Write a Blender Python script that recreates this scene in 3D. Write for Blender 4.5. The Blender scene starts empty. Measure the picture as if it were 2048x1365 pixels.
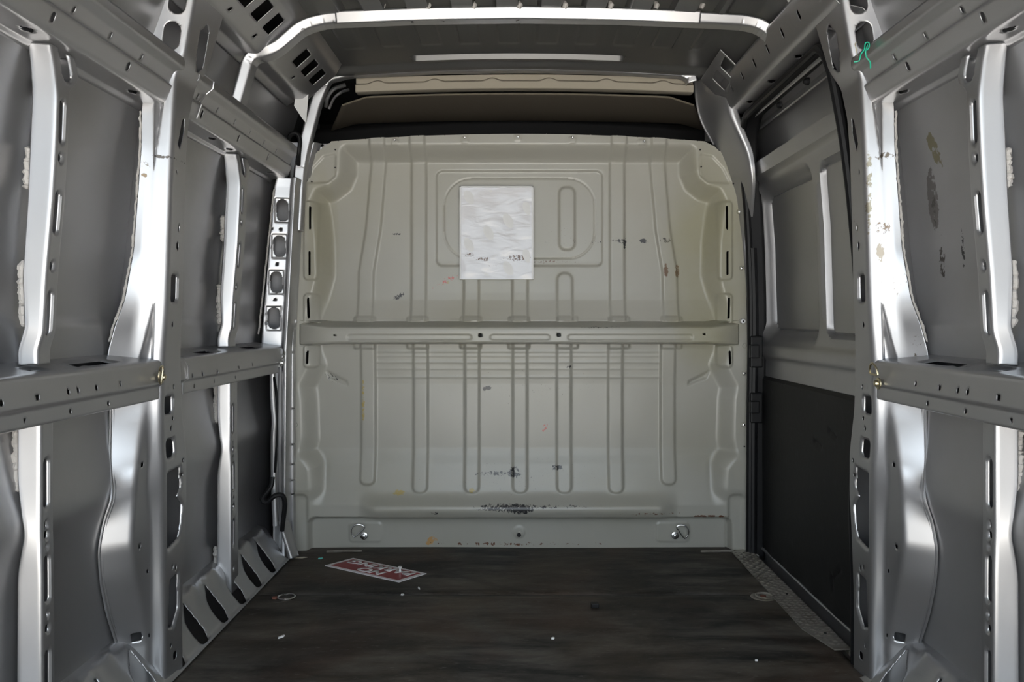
import bpy, math, random
import numpy as np
from mathutils import Matrix, Vector

random.seed(7); rng = np.random.default_rng(7)
scene = bpy.context.scene
col = scene.collection

# ------------------------------------------------------------------ camera, sky, exposure
F, CX, CY, ZC = 1653.0, 1036.0, 640.0, 0.914      # focal length (px), vanishing point, eye height above the load floor
cam_d = bpy.data.cameras.new('camera'); cam = bpy.data.objects.new('camera', cam_d); col.objects.link(cam)
cam.location = (0, 0, ZC); cam.rotation_euler = (math.pi / 2, 0, 0)
cam_d.sensor_width = 36; cam_d.lens = F / 2048 * 36
cam_d.shift_x = -(CX - 1024) / 2048; cam_d.shift_y = -(682.5 - CY) / 2048
cam_d.clip_start = 0.02
scene.camera = cam
w = bpy.data.worlds.new('sky'); scene.world = w; w.use_nodes = True
bg = w.node_tree.nodes['Background']
bg.inputs[0].default_value = (0.82, 0.92, 1.0, 1); bg.inputs[1].default_value = .60
sun_d = bpy.data.lights.new('sun', 'SUN'); sun_d.energy = 8.0; sun_d.angle = .02; sun_d.color = (1, .965, .92)
sun = bpy.data.objects.new('sun', sun_d); col.objects.link(sun); sun.location = (3, 6, 8)
sun.rotation_euler = Vector((-.35, -.45, -1)).to_track_quat('-Z', 'Y').to_euler()     # high, ahead of the van: none enters the rear door
vs = scene.view_settings
vs.view_transform = 'Standard'; vs.look = 'None'; vs.gamma = 1; vs.use_curve_mapping = False
vs.exposure = 2.65
scene.cycles.adaptive_threshold = .02; scene.cycles.max_bounces = 7; scene.cycles.diffuse_bounces = 4; scene.cycles.glossy_bounces = 5

# ------------------------------------------------------------------ helpers
def at(u, v, D):
    return ((u - CX) * D / F, D, ZC + (CY - v) * D / F)
def onfloor(u, v, z=0.0):
    D = F * (ZC - z) / (v - CY)
    return ((u - CX) * D / F, D, z)
def ss(t):
    t = np.clip(t, 0, 1); return t * t * (3 - 2 * t)

def sd_box(a, b, ca, cb, ha, hb, r=0.0, ang=0.0):
    x, y = a - ca, b - cb
    if ang:
        c, s = math.cos(ang), math.sin(ang); x, y = c * x + s * y, -s * x + c * y
    qx, qy = np.abs(x) - (ha - r), np.abs(y) - (hb - r)
    return np.hypot(np.maximum(qx, 0), np.maximum(qy, 0)) + np.minimum(np.maximum(qx, qy), 0) - r
def sd_seg(a, b, a0, b0, a1, b1, r0, r1=None):
    r1 = r0 if r1 is None else r1
    da, db = a1 - a0, b1 - b0
    t = np.clip(((a - a0) * da + (b - b0) * db) / (da * da + db * db + 1e-12), 0, 1)
    return np.hypot(a - a0 - t * da, b - b0 - t * db) - (r0 + (r1 - r0) * t)
def sd_poly(a, b, pts):
    d = np.full(np.shape(a), 1e9); sgn = np.ones(np.shape(a)); n = len(pts)
    for i in range(n):
        x0, y0 = pts[i]; x1, y1 = pts[i - 1]
        ex, ey = x1 - x0, y1 - y0; wx, wy = a - x0, b - y0
        t = np.clip((wx * ex + wy * ey) / (ex * ex + ey * ey + 1e-12), 0, 1)
        d = np.minimum(d, (wx - ex * t) ** 2 + (wy - ey * t) ** 2)
        c1 = b >= y0; c2 = b < y1; c3 = ex * wy > ey * wx
        sgn = np.where((c1 & c2 & c3) | (~c1 & ~c2 & ~c3), -sgn, sgn)
    return sgn * np.sqrt(d)

def fillet(pts, r, n=5):
    pts = [np.array(p, float) for p in pts]; out = [pts[0]]
    for i in range(1, len(pts) - 1):
        rr = r[i] if isinstance(r, (list, tuple)) else r
        p, a, b = pts[i], pts[i - 1], pts[i + 1]
        la, lb = np.linalg.norm(a - p), np.linalg.norm(b - p)
        d = min(rr, .45 * la, .45 * lb)
        if d < 1e-6: out.append(p); continue
        s, e = p + (a - p) / la * d, p + (b - p) / lb * d
        for t in np.linspace(0, 1, n): out.append((1 - t) ** 2 * s + 2 * t * (1 - t) * p + t * t * e)
    out.append(pts[-1]); return np.array(out)
def resample(P, step):
    P = np.array(P, float); L = np.r_[0, np.cumsum(np.linalg.norm(np.diff(P, axis=0), axis=1))]
    keep = np.r_[True, np.diff(L) > 1e-7]; P, L = P[keep], L[keep]
    n = max(2, int(math.ceil(L[-1] / step)) + 1); s = np.linspace(0, L[-1], n)
    # keep the original corners: merge both parameter sets
    s = np.unique(np.round(np.r_[s, L], 6))
    return np.stack([np.interp(s, L, P[:, k]) for k in range(P.shape[1])], 1)

def setp(o, parent):
    if parent is not None:
        o.parent = parent; o.matrix_parent_inverse = Matrix.Translation(-Vector(parent.location))
def tag(o, label=None, cat=None, group=None, kind=None):
    if label: o['label'] = label
    if cat: o['category'] = cat
    if group: o['group'] = group
    if kind: o['kind'] = kind
    return o
def thing(name, label, cat, loc=(0, 0, 0), group=None, kind=None):
    o = bpy.data.objects.new(name, None); col.objects.link(o); o.location = loc; o.empty_display_size = .05
    return tag(o, label, cat, group, kind)

def mesh_obj(name, V, faces, mat, parent=None, smooth=True, thick=0, label=None, bevel=0, auto=35):
    me = bpy.data.meshes.new(name)
    V = np.asarray(V, float)
    if isinstance(faces, np.ndarray):
        n, k = faces.shape
        me.vertices.add(len(V)); me.vertices.foreach_set('co', V.ravel())
        me.loops.add(n * k); me.loops.foreach_set('vertex_index', faces.astype(np.int32).ravel())
        me.polygons.add(n); me.polygons.foreach_set('loop_start', np.arange(0, n * k, k, dtype=np.int32))
        me.update(calc_edges=True)
    else:
        me.from_pydata([tuple(v) for v in V], [], [tuple(f) for f in faces])
    me.validate()
    if smooth:
        me.polygons.foreach_set('use_smooth', [True] * len(me.polygons))
        try: me.set_sharp_from_angle(angle=math.radians(auto))
        except Exception: pass
    me.materials.append(mat)
    o = bpy.data.objects.new(name, me); col.objects.link(o); setp(o, parent)
    if thick:
        m = o.modifiers.new('thickness', 'SOLIDIFY'); m.thickness = thick; m.offset = 0
    if bevel:
        m = o.modifiers.new('bevel', 'BEVEL'); m.width = bevel; m.segments = 2; m.limit_method = 'ANGLE'
    if label: o['label'] = label
    return o

def sheet(name, G, mat, parent=None, holes=(), thick=0, flip=False, auto=35, label=None):
    """a sheet-metal surface from a grid of points; holes = (axis, axis, signed distance, mask)"""
    G = np.array(G, float); n, m, _ = G.shape
    cut = np.zeros((n - 1, m - 1), bool)
    for h in holes:
        ia, ib, sdf = h[:3]; mask = h[3] if len(h) > 3 else None
        a, b = G[..., ia], G[..., ib]
        d = sdf(a, b)
        sa = np.zeros((n, m))
        du = np.hypot(np.diff(a, axis=0), np.diff(b, axis=0)); dv = np.hypot(np.diff(a, axis=1), np.diff(b, axis=1))
        sa[:-1] = np.maximum(sa[:-1], du); sa[1:] = np.maximum(sa[1:], du)
        sa[:, :-1] = np.maximum(sa[:, :-1], dv); sa[:, 1:] = np.maximum(sa[:, 1:], dv)
        near = np.abs(d) < .5 * sa
        if mask is not None: near &= mask; d = np.where(mask, d, 1.0)
        e = 1e-4
        ga = (sdf(a + e, b) - sdf(a - e, b)) / (2 * e); gb = (sdf(a, b + e) - sdf(a, b - e)) / (2 * e)
        g2 = np.maximum(ga * ga + gb * gb, .2)
        a2 = np.where(near, a - d * ga / g2, a); b2 = np.where(near, b - d * gb / g2, b)
        d = np.where(near, 0, d)
        G[..., ia], G[..., ib] = a2, b2
        c = d[:-1, :-1] + d[1:, :-1] + d[:-1, 1:] + d[1:, 1:]
        cut |= c < -1e-7
    idx = np.arange(n * m).reshape(n, m)
    q = np.stack([idx[:-1, :-1], idx[1:, :-1], idx[1:, 1:], idx[:-1, 1:]], -1)[~cut]
    if flip: q = q[:, ::-1]
    used = np.zeros(n * m, bool); used[q.ravel()] = True
    remap = np.cumsum(used) - 1
    return mesh_obj(name, G.reshape(-1, 3)[used], remap[q], mat, parent, thick=thick, auto=auto, label=label)

def extrude_y(prof, ys):           # profile of (x, z) points along y
    prof = np.asarray(prof); ys = np.asarray(ys)
    G = np.zeros((len(prof), len(ys), 3))
    G[..., 0] = prof[:, 0][:, None]; G[..., 1] = ys[None]; G[..., 2] = prof[:, 1][:, None]
    return G
def box(name, lo, hi, mat, parent=None, bevel=0.0, label=None):
    x0, y0, z0 = lo; x1, y1, z1 = hi
    V = [(x0, y0, z0), (x1, y0, z0), (x1, y1, z0), (x0, y1, z0), (x0, y0, z1), (x1, y0, z1), (x1, y1, z1), (x0, y1, z1)]
    Fc = [(0, 3, 2, 1), (4, 5, 6, 7), (0, 1, 5, 4), (1, 2, 6, 5), (2, 3, 7, 6), (3, 0, 4, 7)]
    return mesh_obj(name, V, Fc, mat, parent, smooth=False, bevel=bevel, label=label)
def tube_data(P, r, n=8, closed=False):
    P = np.array(P, float); N = len(P)
    r = np.full(N, r) if np.isscalar(r) else np.array(r)
    T = np.gradient(P, axis=0)
    if closed: T = np.roll(P, -1, 0) - np.roll(P, 1, 0)
    T /= np.linalg.norm(T, axis=1)[:, None] + 1e-12
    up = np.array([.3, .2, .93]); 
    if abs(T[0] @ up) > .9: up = np.array([1., .1, .1])
    V = []
    A = np.cross(T[0], up); A /= np.linalg.norm(A)
    for i in range(N):
        A = A - T[i] * (A @ T[i]); A /= np.linalg.norm(A) + 1e-12
        B = np.cross(T[i], A)
        for k in range(n):
            t = 2 * math.pi * k / n
            V.append(P[i] + r[i] * (math.cos(t) * A + math.sin(t) * B))
    Fc = []
    for i in range(N if closed else N - 1):
        j = (i + 1) % N
        for k in range(n):
            l = (k + 1) % n
            Fc.append((i * n + k, j * n + k, j * n + l, i * n + l))
    if not closed:
        Fc.append(tuple(range(n))[::-1]); Fc.append(tuple((N - 1) * n + k for k in range(n)))
    return V, Fc
def tube(name, P, r, mat, parent=None, n=8, closed=False, label=None):
    V, Fc = tube_data(P, r, n, closed)
    return mesh_obj(name, V, Fc, mat, parent, label=label)
def smooth_path(pts, step=.008):
    pts = np.array(pts, float)
    P = np.vstack([2 * pts[0] - pts[1], pts, 2 * pts[-1] - pts[-2]]); out = []
    for i in range(1, len(P) - 2):
        L = np.linalg.norm(P[i + 1] - P[i]); k = max(2, int(L / step))
        for t in np.linspace(0, 1, k, endpoint=False):
            out.append(.5 * ((2 * P[i]) + (-P[i - 1] + P[i + 1]) * t + (2 * P[i - 1] - 5 * P[i] + 4 * P[i + 1] - P[i + 2]) * t * t
                             + (-P[i - 1] + 3 * P[i] - 3 * P[i + 1] + P[i + 2]) * t ** 3))
    out.append(pts[-1]); return np.array(out)
def lathe(name, prof, mat, parent=None, loc=(0, 0, 0), axis='Z', n=20, label=None):
    """(r, h) profile turned about an axis; axis 'Y-' points to the viewer"""
    V = []; Fc = []
    for (r, h) in prof:
        for k in range(n):
            t = 2 * math.pi * k / n; a, b = r * math.cos(t), r * math.sin(t)
            p = {'Z': (a, b, h), 'Y-': (a, -h, b), 'X+': (h, a, b), 'X-': (-h, a, b)}[axis]
            V.append((p[0] + loc[0], p[1] + loc[1], p[2] + loc[2]))
    for i in range(len(prof) - 1):
        for k in range(n):
            l = (k + 1) % n
            Fc.append((i * n + k, i * n + l, (i + 1) * n + l, (i + 1) * n + k))
    Fc.append(tuple((len(prof) - 1) * n + k for k in range(n))); Fc.append(tuple(range(n))[::-1])
    return mesh_obj(name, V, Fc, mat, parent, label=label)

# ------------------------------------------------------------------ materials
def material(name, base, rough=.5, metal=0., spec=.5, coat=0., build=None, bump=None):
    m = bpy.data.materials.new(name); m.use_nodes = True
    nt = m.node_tree; b = nt.nodes['Principled BSDF']
    b.inputs['Base Color'].default_value = (*base, 1); b.inputs['Roughness'].default_value = rough
    b.inputs['Metallic'].default_value = metal; b.inputs['Specular IOR Level'].default_value = spec
    b.inputs['Coat Weight'].default_value = coat; b.inputs['Coat Roughness'].default_value = .12
    if bump:
        sc_, st, dist = bump
        tc = nt.nodes.new('ShaderNodeTexCoord'); nz = nt.nodes.new('ShaderNodeTexNoise'); bp = nt.nodes.new('ShaderNodeBump')
        nz.inputs['Scale'].default_value = sc_; nz.inputs['Detail'].default_value = 3
        bp.inputs['Strength'].default_value = st; bp.inputs['Distance'].default_value = dist
        nt.links.new(tc.outputs['Object'], nz.inputs['Vector']); nt.links.new(nz.outputs[0], bp.inputs['Height'])
        nt.links.new(bp.outputs[0], b.inputs['Normal'])
    if build: build(nt, b)
    return m
class N:
    """small node-writing helper"""
    def __init__(s, nt): s.nt = nt
    def new(s, t, **kw):
        n = s.nt.nodes.new(t)
        for k, v in kw.items(): setattr(n, k, v)
        return n
    def link(s, a, b): s.nt.links.new(a, b)
    def val(s, sock, v):
        if hasattr(v, 'links') or hasattr(v, 'is_linked'): s.link(v, sock)
        else: sock.default_value = v
    def math(s, op, a, b=0.0, clamp=False):
        n = s.new('ShaderNodeMath', operation=op); n.use_clamp = clamp
        s.val(n.inputs[0], a); s.val(n.inputs[1], b); return n.outputs[0]
    def mix(s, f, a, b):
        n = s.new('ShaderNodeMix', data_type='RGBA')
        s.val(n.inputs[0], f); s.val(n.inputs[6], a); s.val(n.inputs[7], b); return n.outputs[2]
    def noise(s, vec, scale, detail=4, rough=.55, stretch=None, dist=0.):
        if stretch:
            mp = s.new('ShaderNodeMapping'); mp.inputs['Scale'].default_value = stretch; s.link(vec, mp.inputs[0]); vec = mp.outputs[0]
        n = s.new('ShaderNodeTexNoise'); s.link(vec, n.inputs['Vector']); n.inputs['Scale'].default_value = scale
        n.inputs['Detail'].default_value = detail; n.inputs['Roughness'].default_value = rough; n.inputs['Distortion'].default_value = dist
        return n.outputs[0]
    def ramp(s, v, lo, hi):
        n = s.new('ShaderNodeMapRange'); n.clamp = True; s.link(v, n.inputs[0])
        n.inputs[1].default_value = lo; n.inputs[2].default_value = hi; return n.outputs[0]
    def spot(s, sep, axes, c, h, ang=0.0):
        """1 inside an ellipse of half sizes h about c, falling to 0 at its edge"""
        x = s.math('SUBTRACT', sep.outputs[axes[0]], c[0]); y = s.math('SUBTRACT', sep.outputs[axes[1]], c[1])
        ca, sa = math.cos(ang), math.sin(ang)
        xr = s.math('ADD', s.math('MULTIPLY', x, ca / h[0]), s.math('MULTIPLY', y, sa / h[0]))
        yr = s.math('ADD', s.math('MULTIPLY', x, -sa / h[1]), s.math('MULTIPLY', y, ca / h[1]))
        d = s.math('ADD', s.math('MULTIPLY', xr, xr), s.math('MULTIPLY', yr, yr))
        return s.math('SUBTRACT', 1.0, d, clamp=True)

KB = 3.25 / F                       # metres per photo pixel on the bulkhead
def bX(u): return (u - CX) * KB
def bZ(v): return ZC + (CY - v) * KB

def scuffs(nt, b, base, axes, marks, grime=(.33, .31, .25), gamt=.25, scale=1.0):
    """chips and scuffs: (centre, half size, angle, colour, threshold, noise scale)"""
    n = N(nt); tc = n.new('ShaderNodeTexCoord'); vec = tc.outputs['Object']
    sep = n.new('ShaderNodeSeparateXYZ'); n.link(vec, sep.inputs[0])
    g = n.ramp(n.noise(vec, 2.2, 5), .45, .75)
    c = n.mix(n.math('MULTIPLY', g, gamt), (*base, 1), (*grime, 1))
    nzs = {}
    for (ctr, h, ang, colr, th, ns) in marks:
        if ns not in nzs: nzs[ns] = n.noise(vec, ns, 5, .65)
        m = n.spot(sep, axes, ctr, h, ang)
        s = n.math('MULTIPLY', n.math('POWER', m, .5), nzs[ns])
        f = n.math('MULTIPLY', n.ramp(s, .12, .55), .65) if ns < 10 else n.ramp(s, th - .02, th + .03)      # few soft stains, many crisp chips
        c = n.mix(f, c, (*colr, 1))
    n.link(c, b.inputs['Base Color'])

DK = (.03, .03, .033); RU = (.12, .045, .02); YE = (.42, .33, .12); RD = (.5, .14, .12)
def bulk_marks(nt, b):
    M = []
    def mk(u, v, hu, hv, ang=0, c=DK, th=.42, ns=90): M.append(((bX(u), bZ(v)), (hu * KB * 1.35, hv * KB * 1.35), ang, c, th, ns))
    mk(1015, 1014, 70, 9, 0, DK, .44, 120); mk(1040, 1017, 32, 10, 0, DK, .40, 110)
    mk(1000, 951, 60, 6, 0, DK, .46, 110); mk(1028, 948, 12, 14, 0, DK, .42, 120); mk(1115, 938, 16, 7, 0, DK, .45, 130)
    mk(973, 779, 9, 5, .2, DK, .36, 90); mk(1292, 479, 8, 5, 0, DK, .38, 80)
    mk(1246, 480, 14, 6, 0, DK, .46, 110); mk(1337, 478, 14, 6, 0, DK, .46, 110); mk(1253, 485, 3, 16, 0, DK, .40, 80)
    mk(1337, 541, 5, 14, 0, RU, .36, 80); mk(1360, 541, 5, 14, 0, RU, .38, 80)
    mk(793, 592, 14, 6, .45, DK, .44, 110); mk(788, 465, 10, 2.5, 0, DK, .40, 90)
    mk(890, 560, 40, 8, .45, RD, .52, 70); mk(890, 565, 18, 7, 0, YE, .5, 40)
    mk(1090, 858, 6, 12, -.5, RD, .46, 80); mk(1080, 885, 20, 4, 0, RD, .55, 60)
    mk(723, 800, 4, 50, 0, YE, .46, 40); mk(860, 1090, 14, 9, .5, (.5, .3, .12), .42, 40)
    mk(798, 988, 16, 8, 0, YE, .46, 40); mk(944, 983, 12, 6, 0, YE, .5, 60)
    mk(1040, 1096, 230, 5, 0, RU, .52, 60); mk(1420, 1034, 45, 3, 0, RU, .45, 60); mk(1300, 1027, 90, 4, 0, RU, .54, 90)
    mk(1100, 521, 100, 6, 0, RU, .57, 120); mk(1200, 655, 60, 5, 0, DK, .55, 120)
    mk(870, 1025, 12, 4, 0, DK, .48, 120); mk(660, 757, 30, 14, -.6, DK, .56, 150); mk(1140, 735, 10, 4, 0, DK, .48, 120)
    mk(1040, 780, 420, 110, 0, (.18, .17, .15), .665, 140); mk(1040, 960, 400, 90, 0, (.15, .14, .13), .655, 150)
    mk(1150, 470, 320, 120, 0, (.2, .18, .15), .675, 130); mk(1085, 1012, 120, 5, 0, DK, .52, 120); mk(1200, 480, 200, 8, 0, DK, .60, 90)
    mk(1415, 520, 70, 190, 0, (.33, .31, .19), .22, 3.0); mk(640, 480, 25, 120, 0, (.33, .31, .22), .26, 3.0)
    scuffs(nt, b, (.395, .386, .342), (0, 2), M, (.33, .31, .22), .35)
paint = material('bulkhead_paint', (.43, .42, .36), .30, 0, .5, .0, bulk_marks)
def silver_build(dirt):
    def f(nt, b):
        n = N(nt); tc = n.new('ShaderNodeTexCoord'); vec = tc.outputs['Object']
        g = n.ramp(n.noise(vec, 3.0, 6), .5, .8)
        c = n.mix(n.math('MULTIPLY', g, dirt), (.43, .43, .44, 1), (.30, .285, .265, 1))
        n.link(c, b.inputs['Base Color'])
        r = n.math('ADD', n.math('MULTIPLY', n.noise(vec, 6, 4), .10), .28); n.link(r, b.inputs['Roughness'])
    return f
silver = material('silver_paint', (.43, .43, .44), .36, .80, .5, 0, silver_build(.25))
skinm = material('silver_skin', (.43, .43, .44), .42, .80, .5, 0, silver_build(.45))
def rightskin(nt, b):
    M = []
    def mk(u, v, D, hu, hv, ang, c, th, ns): p = at(u, v, D); M.append(((p[1], p[2]), (hu * D / F * 2.6, hv * D / F * 1.3), ang, c, th, ns))
    mk(1862, 400, 1.95, 10, 65, 0, (.20, .19, .185), .36, 45); mk(1860, 420, 1.95, 6, 50, 0, (.12, .11, .105), .46, 70); mk(1872, 520, 1.93, 8, 60, 0, (.1, .09, .08), .48, 60)
    mk(1910, 500, 1.84, 4, 50, 0, (.05, .05, .05), .46, 80); mk(1880, 300, 1.92, 8, 50, -.5, (.25, .23, .15), .42, 40)
    scuffs(nt, b, (.42, .42, .43), (1, 2), M, (.30, .285, .265), .4)
skinr = material('silver_skin_scraped', (.43, .43, .44), .42, .72, .5, 0, rightskin)
def pillar_marks(nt, b):
    M = []
    def mk(u, v, hu, hv, c, th, ns, D=2.06): p = at(u, v, D); M.append(((p[0], p[2]), (hu * D / F * 1.4, hv * D / F * 1.4), 0, c, th, ns))
    mk(1764, 314, 18, 8, (.12, .10, .08), .46, 90); mk(1763, 455, 20, 18, (.17, .13, .10), .50, 130); mk(1760, 503, 7, 22, (.25, .22, .18), .40, 70)
    mk(1790, 560, 40, 60, (.2, .17, .14), .62, 90); mk(1815, 690, 14, 40, (.15, .13, .1), .56, 90); mk(1740, 380, 6, 90, (.24, .22, .17), .44, 60)
    mk(325, 313, 18, 4, (.10, .09, .08), .42, 90); mk(293, 353, 8, 5, (.2, .15, .1), .42, 60); mk(300, 330, 30, 12, (.2, .18, .15), .58, 120)
    scuffs(nt, b, (.43, .43, .44), (0, 2), M, (.30, .285, .265), .25)
pillarm = material('silver_pillar_paint', (.43, .43, .44), .33, .80, .5, 0, pillar_marks)
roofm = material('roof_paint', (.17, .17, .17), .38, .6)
black = material('black_rubber', (.008, .008, .009), .5, spec=.3)
def trim_build(nt, b):
    n = N(nt); tc = n.new('ShaderNodeTexCoord'); vec = tc.outputs['Object']
    g = n.ramp(n.noise(vec, 18, 6, .7), .58, .72)
    n.link(n.mix(n.math('MULTIPLY', g, .35), (.013, .013, .0135, 1), (.045, .045, .045, 1)), b.inputs['Base Color'])
trimm = material('black_door_trim', (.02, .02, .02), .55, spec=.25, build=trim_build, bump=(45, .15, .003))
shelfm = material('black_shelf', (.010, .010, .011), .6, spec=.2)
cream = material('headliner_cream', (.40, .36, .29), .85, bump=(300, .2, .001))
foam = material('headliner_foam', (.17, .145, .11), .95, bump=(200, .3, .002))
steel = material('zinc_steel', (.72, .72, .72), .22, 1.0)
steel_y = material('yellow_zinc', (.62, .55, .38), .28, 1.0)
sealm = material('sealant', (.46, .44, .42), .8, bump=(80, .6, .004))
white = material('white_board', (.78, .78, .80), .25, bump=None)
whitep = material('white_plastic', (.75, .75, .75), .4)
green = material('green_wire', (.02, .45, .28), .4)
greenp = material('green_chip', (.1, .45, .4), .5)
redm = material('sign_red', (.26, .012, .02), .35)
signw = material('sign_white', (.72, .70, .72), .4)
darkm = material('dark_cavity', (.02, .02, .02), .8)  # near-black: cavity shade put into the colour; also used on small dark fixings
concrete = material('concrete', (.42, .40, .37), .9)
def floor_build(nt, b):
    n = N(nt); tc = n.new('ShaderNodeTexCoord'); vec = tc.outputs['Object']
    a = n.ramp(n.noise(vec, 2.6, 6, .6, dist=.6), .40, .66)
    st = n.noise(vec, 5.0, 9, .68, stretch=(.6, 2.2, 1), dist=.4)
    c = n.mix(n.math('MULTIPLY', n.ramp(st, .40, .7), .8), (.016, .016, .016, 1), (.175, .160, .142, 1))
    c = n.mix(n.math('MULTIPLY', a, .5), c, (.092, .066, .042, 1))
    r2 = n.ramp(n.noise(vec, 1.7, 4, .5, dist=1.0), .50, .68)
    c = n.mix(n.math('MULTIPLY', r2, .45), c, (.085, .046, .032, 1))
    dk = n.ramp(n.noise(vec, 1.4, 5, .6, dist=.8, stretch=(1, 1.6, 1)), .50, .66)
    c = n.mix(n.math('MULTIPLY', dk, .85), c, (.012, .012, .012, 1))
    fine = n.ramp(n.noise(vec, 26, 6, .7, stretch=(1, 3, 1)), .60, .75)
    c = n.mix(n.math('MULTIPLY', fine, .6), c, (.22, .21, .20, 1))
    n.link(c, b.inputs['Base Color'])
    bp = n.new('ShaderNodeBump'); bp.inputs['Strength'].default_value = .35; bp.inputs['Distance'].default_value = .004
    n.link(n.noise(vec, 30, 5), bp.inputs['Height']); n.link(bp.outputs[0], b.inputs['Normal'])
    n.link(n.math('ADD', n.math('MULTIPLY', st, .3), .42), b.inputs['Roughness'])
floorm = material('black_floor_mat', (.03, .03, .03), .6, spec=.22, build=floor_build)
def white_build(nt, b):
    n = N(nt); tc = n.new('ShaderNodeTexCoord'); vec = tc.outputs['Object']
    sep = n.new('ShaderNodeSeparateXYZ'); n.link(vec, sep.inputs[0])
    c = (.77, .77, .80, 1); nz = n.noise(vec, 110, 5, .7)
    for (u, v, hu, hv, th) in ((938, 508, 14, 6, .48), (965, 517, 24, 6, .46), (1035, 515, 34, 9, .46), (990, 530, 60, 5, .58)):
        m = n.spot(sep, (0, 2), (bX(u), bZ(v)), (hu * KB * 1.3, hv * KB * 1.3))
        c = n.mix(n.ramp(n.math('MULTIPLY', n.math('POWER', m, .5), nz), th, th + .04), c, (.16, .09, .06, 1))
    n.link(c, b.inputs['Base Color'])
    bp = n.new('ShaderNodeBump'); bp.inputs['Strength'].default_value = .5; bp.inputs['Distance'].default_value = .006
    n.link(n.noise(vec, 22, 2, .4, stretch=(.5, 1, 1.3), dist=.8), bp.inputs['Height']); n.link(bp.outputs[0], b.inputs['Normal'])
white = material('white_board', (.77, .77, .8), .12, build=white_build)
def plate_build(nt, b):
    n = N(nt); tc = n.new('ShaderNodeTexCoord'); vec = tc.outputs['Object']
    g = n.ramp(n.noise(vec, 14, 5), .45, .7)
    n.link(n.mix(g, (.42, .40, .36, 1), (.26, .23, .19, 1)), b.inputs['Base Color'])
platem = material('tread_plate_metal', (.4, .39, .36), .4, .6, build=plate_build)

barm = material('worn_aluminium', (.62, .60, .56), .3, .9)

# ------------------------------------------------------------------ the ground outside and the body of the van
o = mesh_obj('ground', [(-25, -25, -.62), (25, -25, -.62), (25, 25, -.62), (-25, 25, -.62)], [(0, 1, 2, 3)], concrete, smooth=False)
tag(o, 'pale sunlit concrete ground outside the open rear of the van', 'ground', kind='structure')

YR, YB = .25, 3.25                 # rear sill and bulkhead
wall_l = thing('wall_left', 'silver sheet-metal side wall of the van, left of the bulkhead', 'wall', kind='structure')
wall_r = thing('wall_right', 'silver sheet-metal side wall behind the sliding door on the right', 'wall', kind='structure')
ceil = thing('ceiling', 'dark grey corrugated metal roof of the van', 'ceiling', kind='structure')
floor = thing('floor', 'worn black load floor with brown stains', 'floor', kind='structure')
wall_f = thing('wall_front', 'greenish grey pressed steel bulkhead with vertical ribs', 'bulkhead', kind='structure')

# closed outer shell (what the light cannot pass)
box('outer_panel', (-1.07, YR, -.25), (-1.05, 4.4, 1.97), skinm, wall_l)
box('outer_panel', (1.05, YR, -.25), (1.07, 4.4, 1.97), skinm, wall_r)
box('outer_panel', (-1.07, YR, 1.95), (1.07, 4.4, 1.97), roofm, ceil)
box('outer_panel', (-1.07, 4.38, -.25), (1.07, 4.4, 1.97), darkm, wall_f)
box('floor_pan', (-1.07, YR, -.25), (1.07, 4.4, -.23), skinm, floor)

# frame of the open rear doorway
box('rear_frame', (-1.07, YR - .06, -.25), (-.80, YR, 1.97), skinm, wall_l)
box('rear_frame', (.80, YR - .06, -.25), (1.07, YR, 1.97), skinm, wall_r)
box('rear_frame', (-.80, YR - .06, 1.80), (.80, YR, 1.97), skinm, ceil)

# floor mats: seam at y = 2.747
def mat_piece(y0, y1):
    xs = np.linspace(-.872, .885, 90); ys = np.linspace(y0, y1, max(8, int((y1 - y0) / .02)))
    X, Y = np.meshgrid(xs, ys, indexing='ij')
    Z = .0015 * np.sin(X * 5 + Y * 3) * np.cos(Y * 4) - .004 * ss(1 - (Y - y0) / .012) - .004 * ss(1 - (y1 - Y) / .012)
    return sheet('floor_mat', np.stack([X, Y, Z], -1), floorm, floor, thick=.006)
mat_piece(YR, 2.745); mat_piece(2.749, 3.33)

# ------------------------------------------------------------------ side walls
ZS = [-.24, .12, .36, .42, .46, .50, .53, .60, .80, .85, 1.10, 1.45, 1.55, 1.70, 1.78]
XS = [.985, .987, .987, .981, .972, .958, .964, .978, 1.0, 1.0, .985, .950, .935, .885, .86]
def skinx(z): return np.interp(z, ZS, XS)
def smooth1(a, k=5):
    p = np.pad(a, k, mode='edge'); return np.convolve(p, np.ones(2 * k + 1) / (2 * k + 1), 'valid')

def side_skin(sx, y0, y1, parent, mat):
    zs = np.linspace(-.2, 1.78, 240); xs = smooth1(skinx(zs), 3); ys = np.linspace(y0, y1, 60)
    G = np.zeros((len(zs), len(ys), 3)); G[..., 2] = zs[:, None]; G[..., 1] = ys[None]
    G[..., 0] = sx * (xs[:, None] + .004 * np.sin(ys * 2.1 + 1)[None] * np.sin(zs * 4)[:, None])
    # shallow pressed swage above the belt
    G[..., 0] -= sx * .006 * (ss((.915 - G[..., 2]) / .012) * ss((G[..., 2] - .80) / .01))
    return sheet('skin_panel', G, mat, parent)

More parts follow.
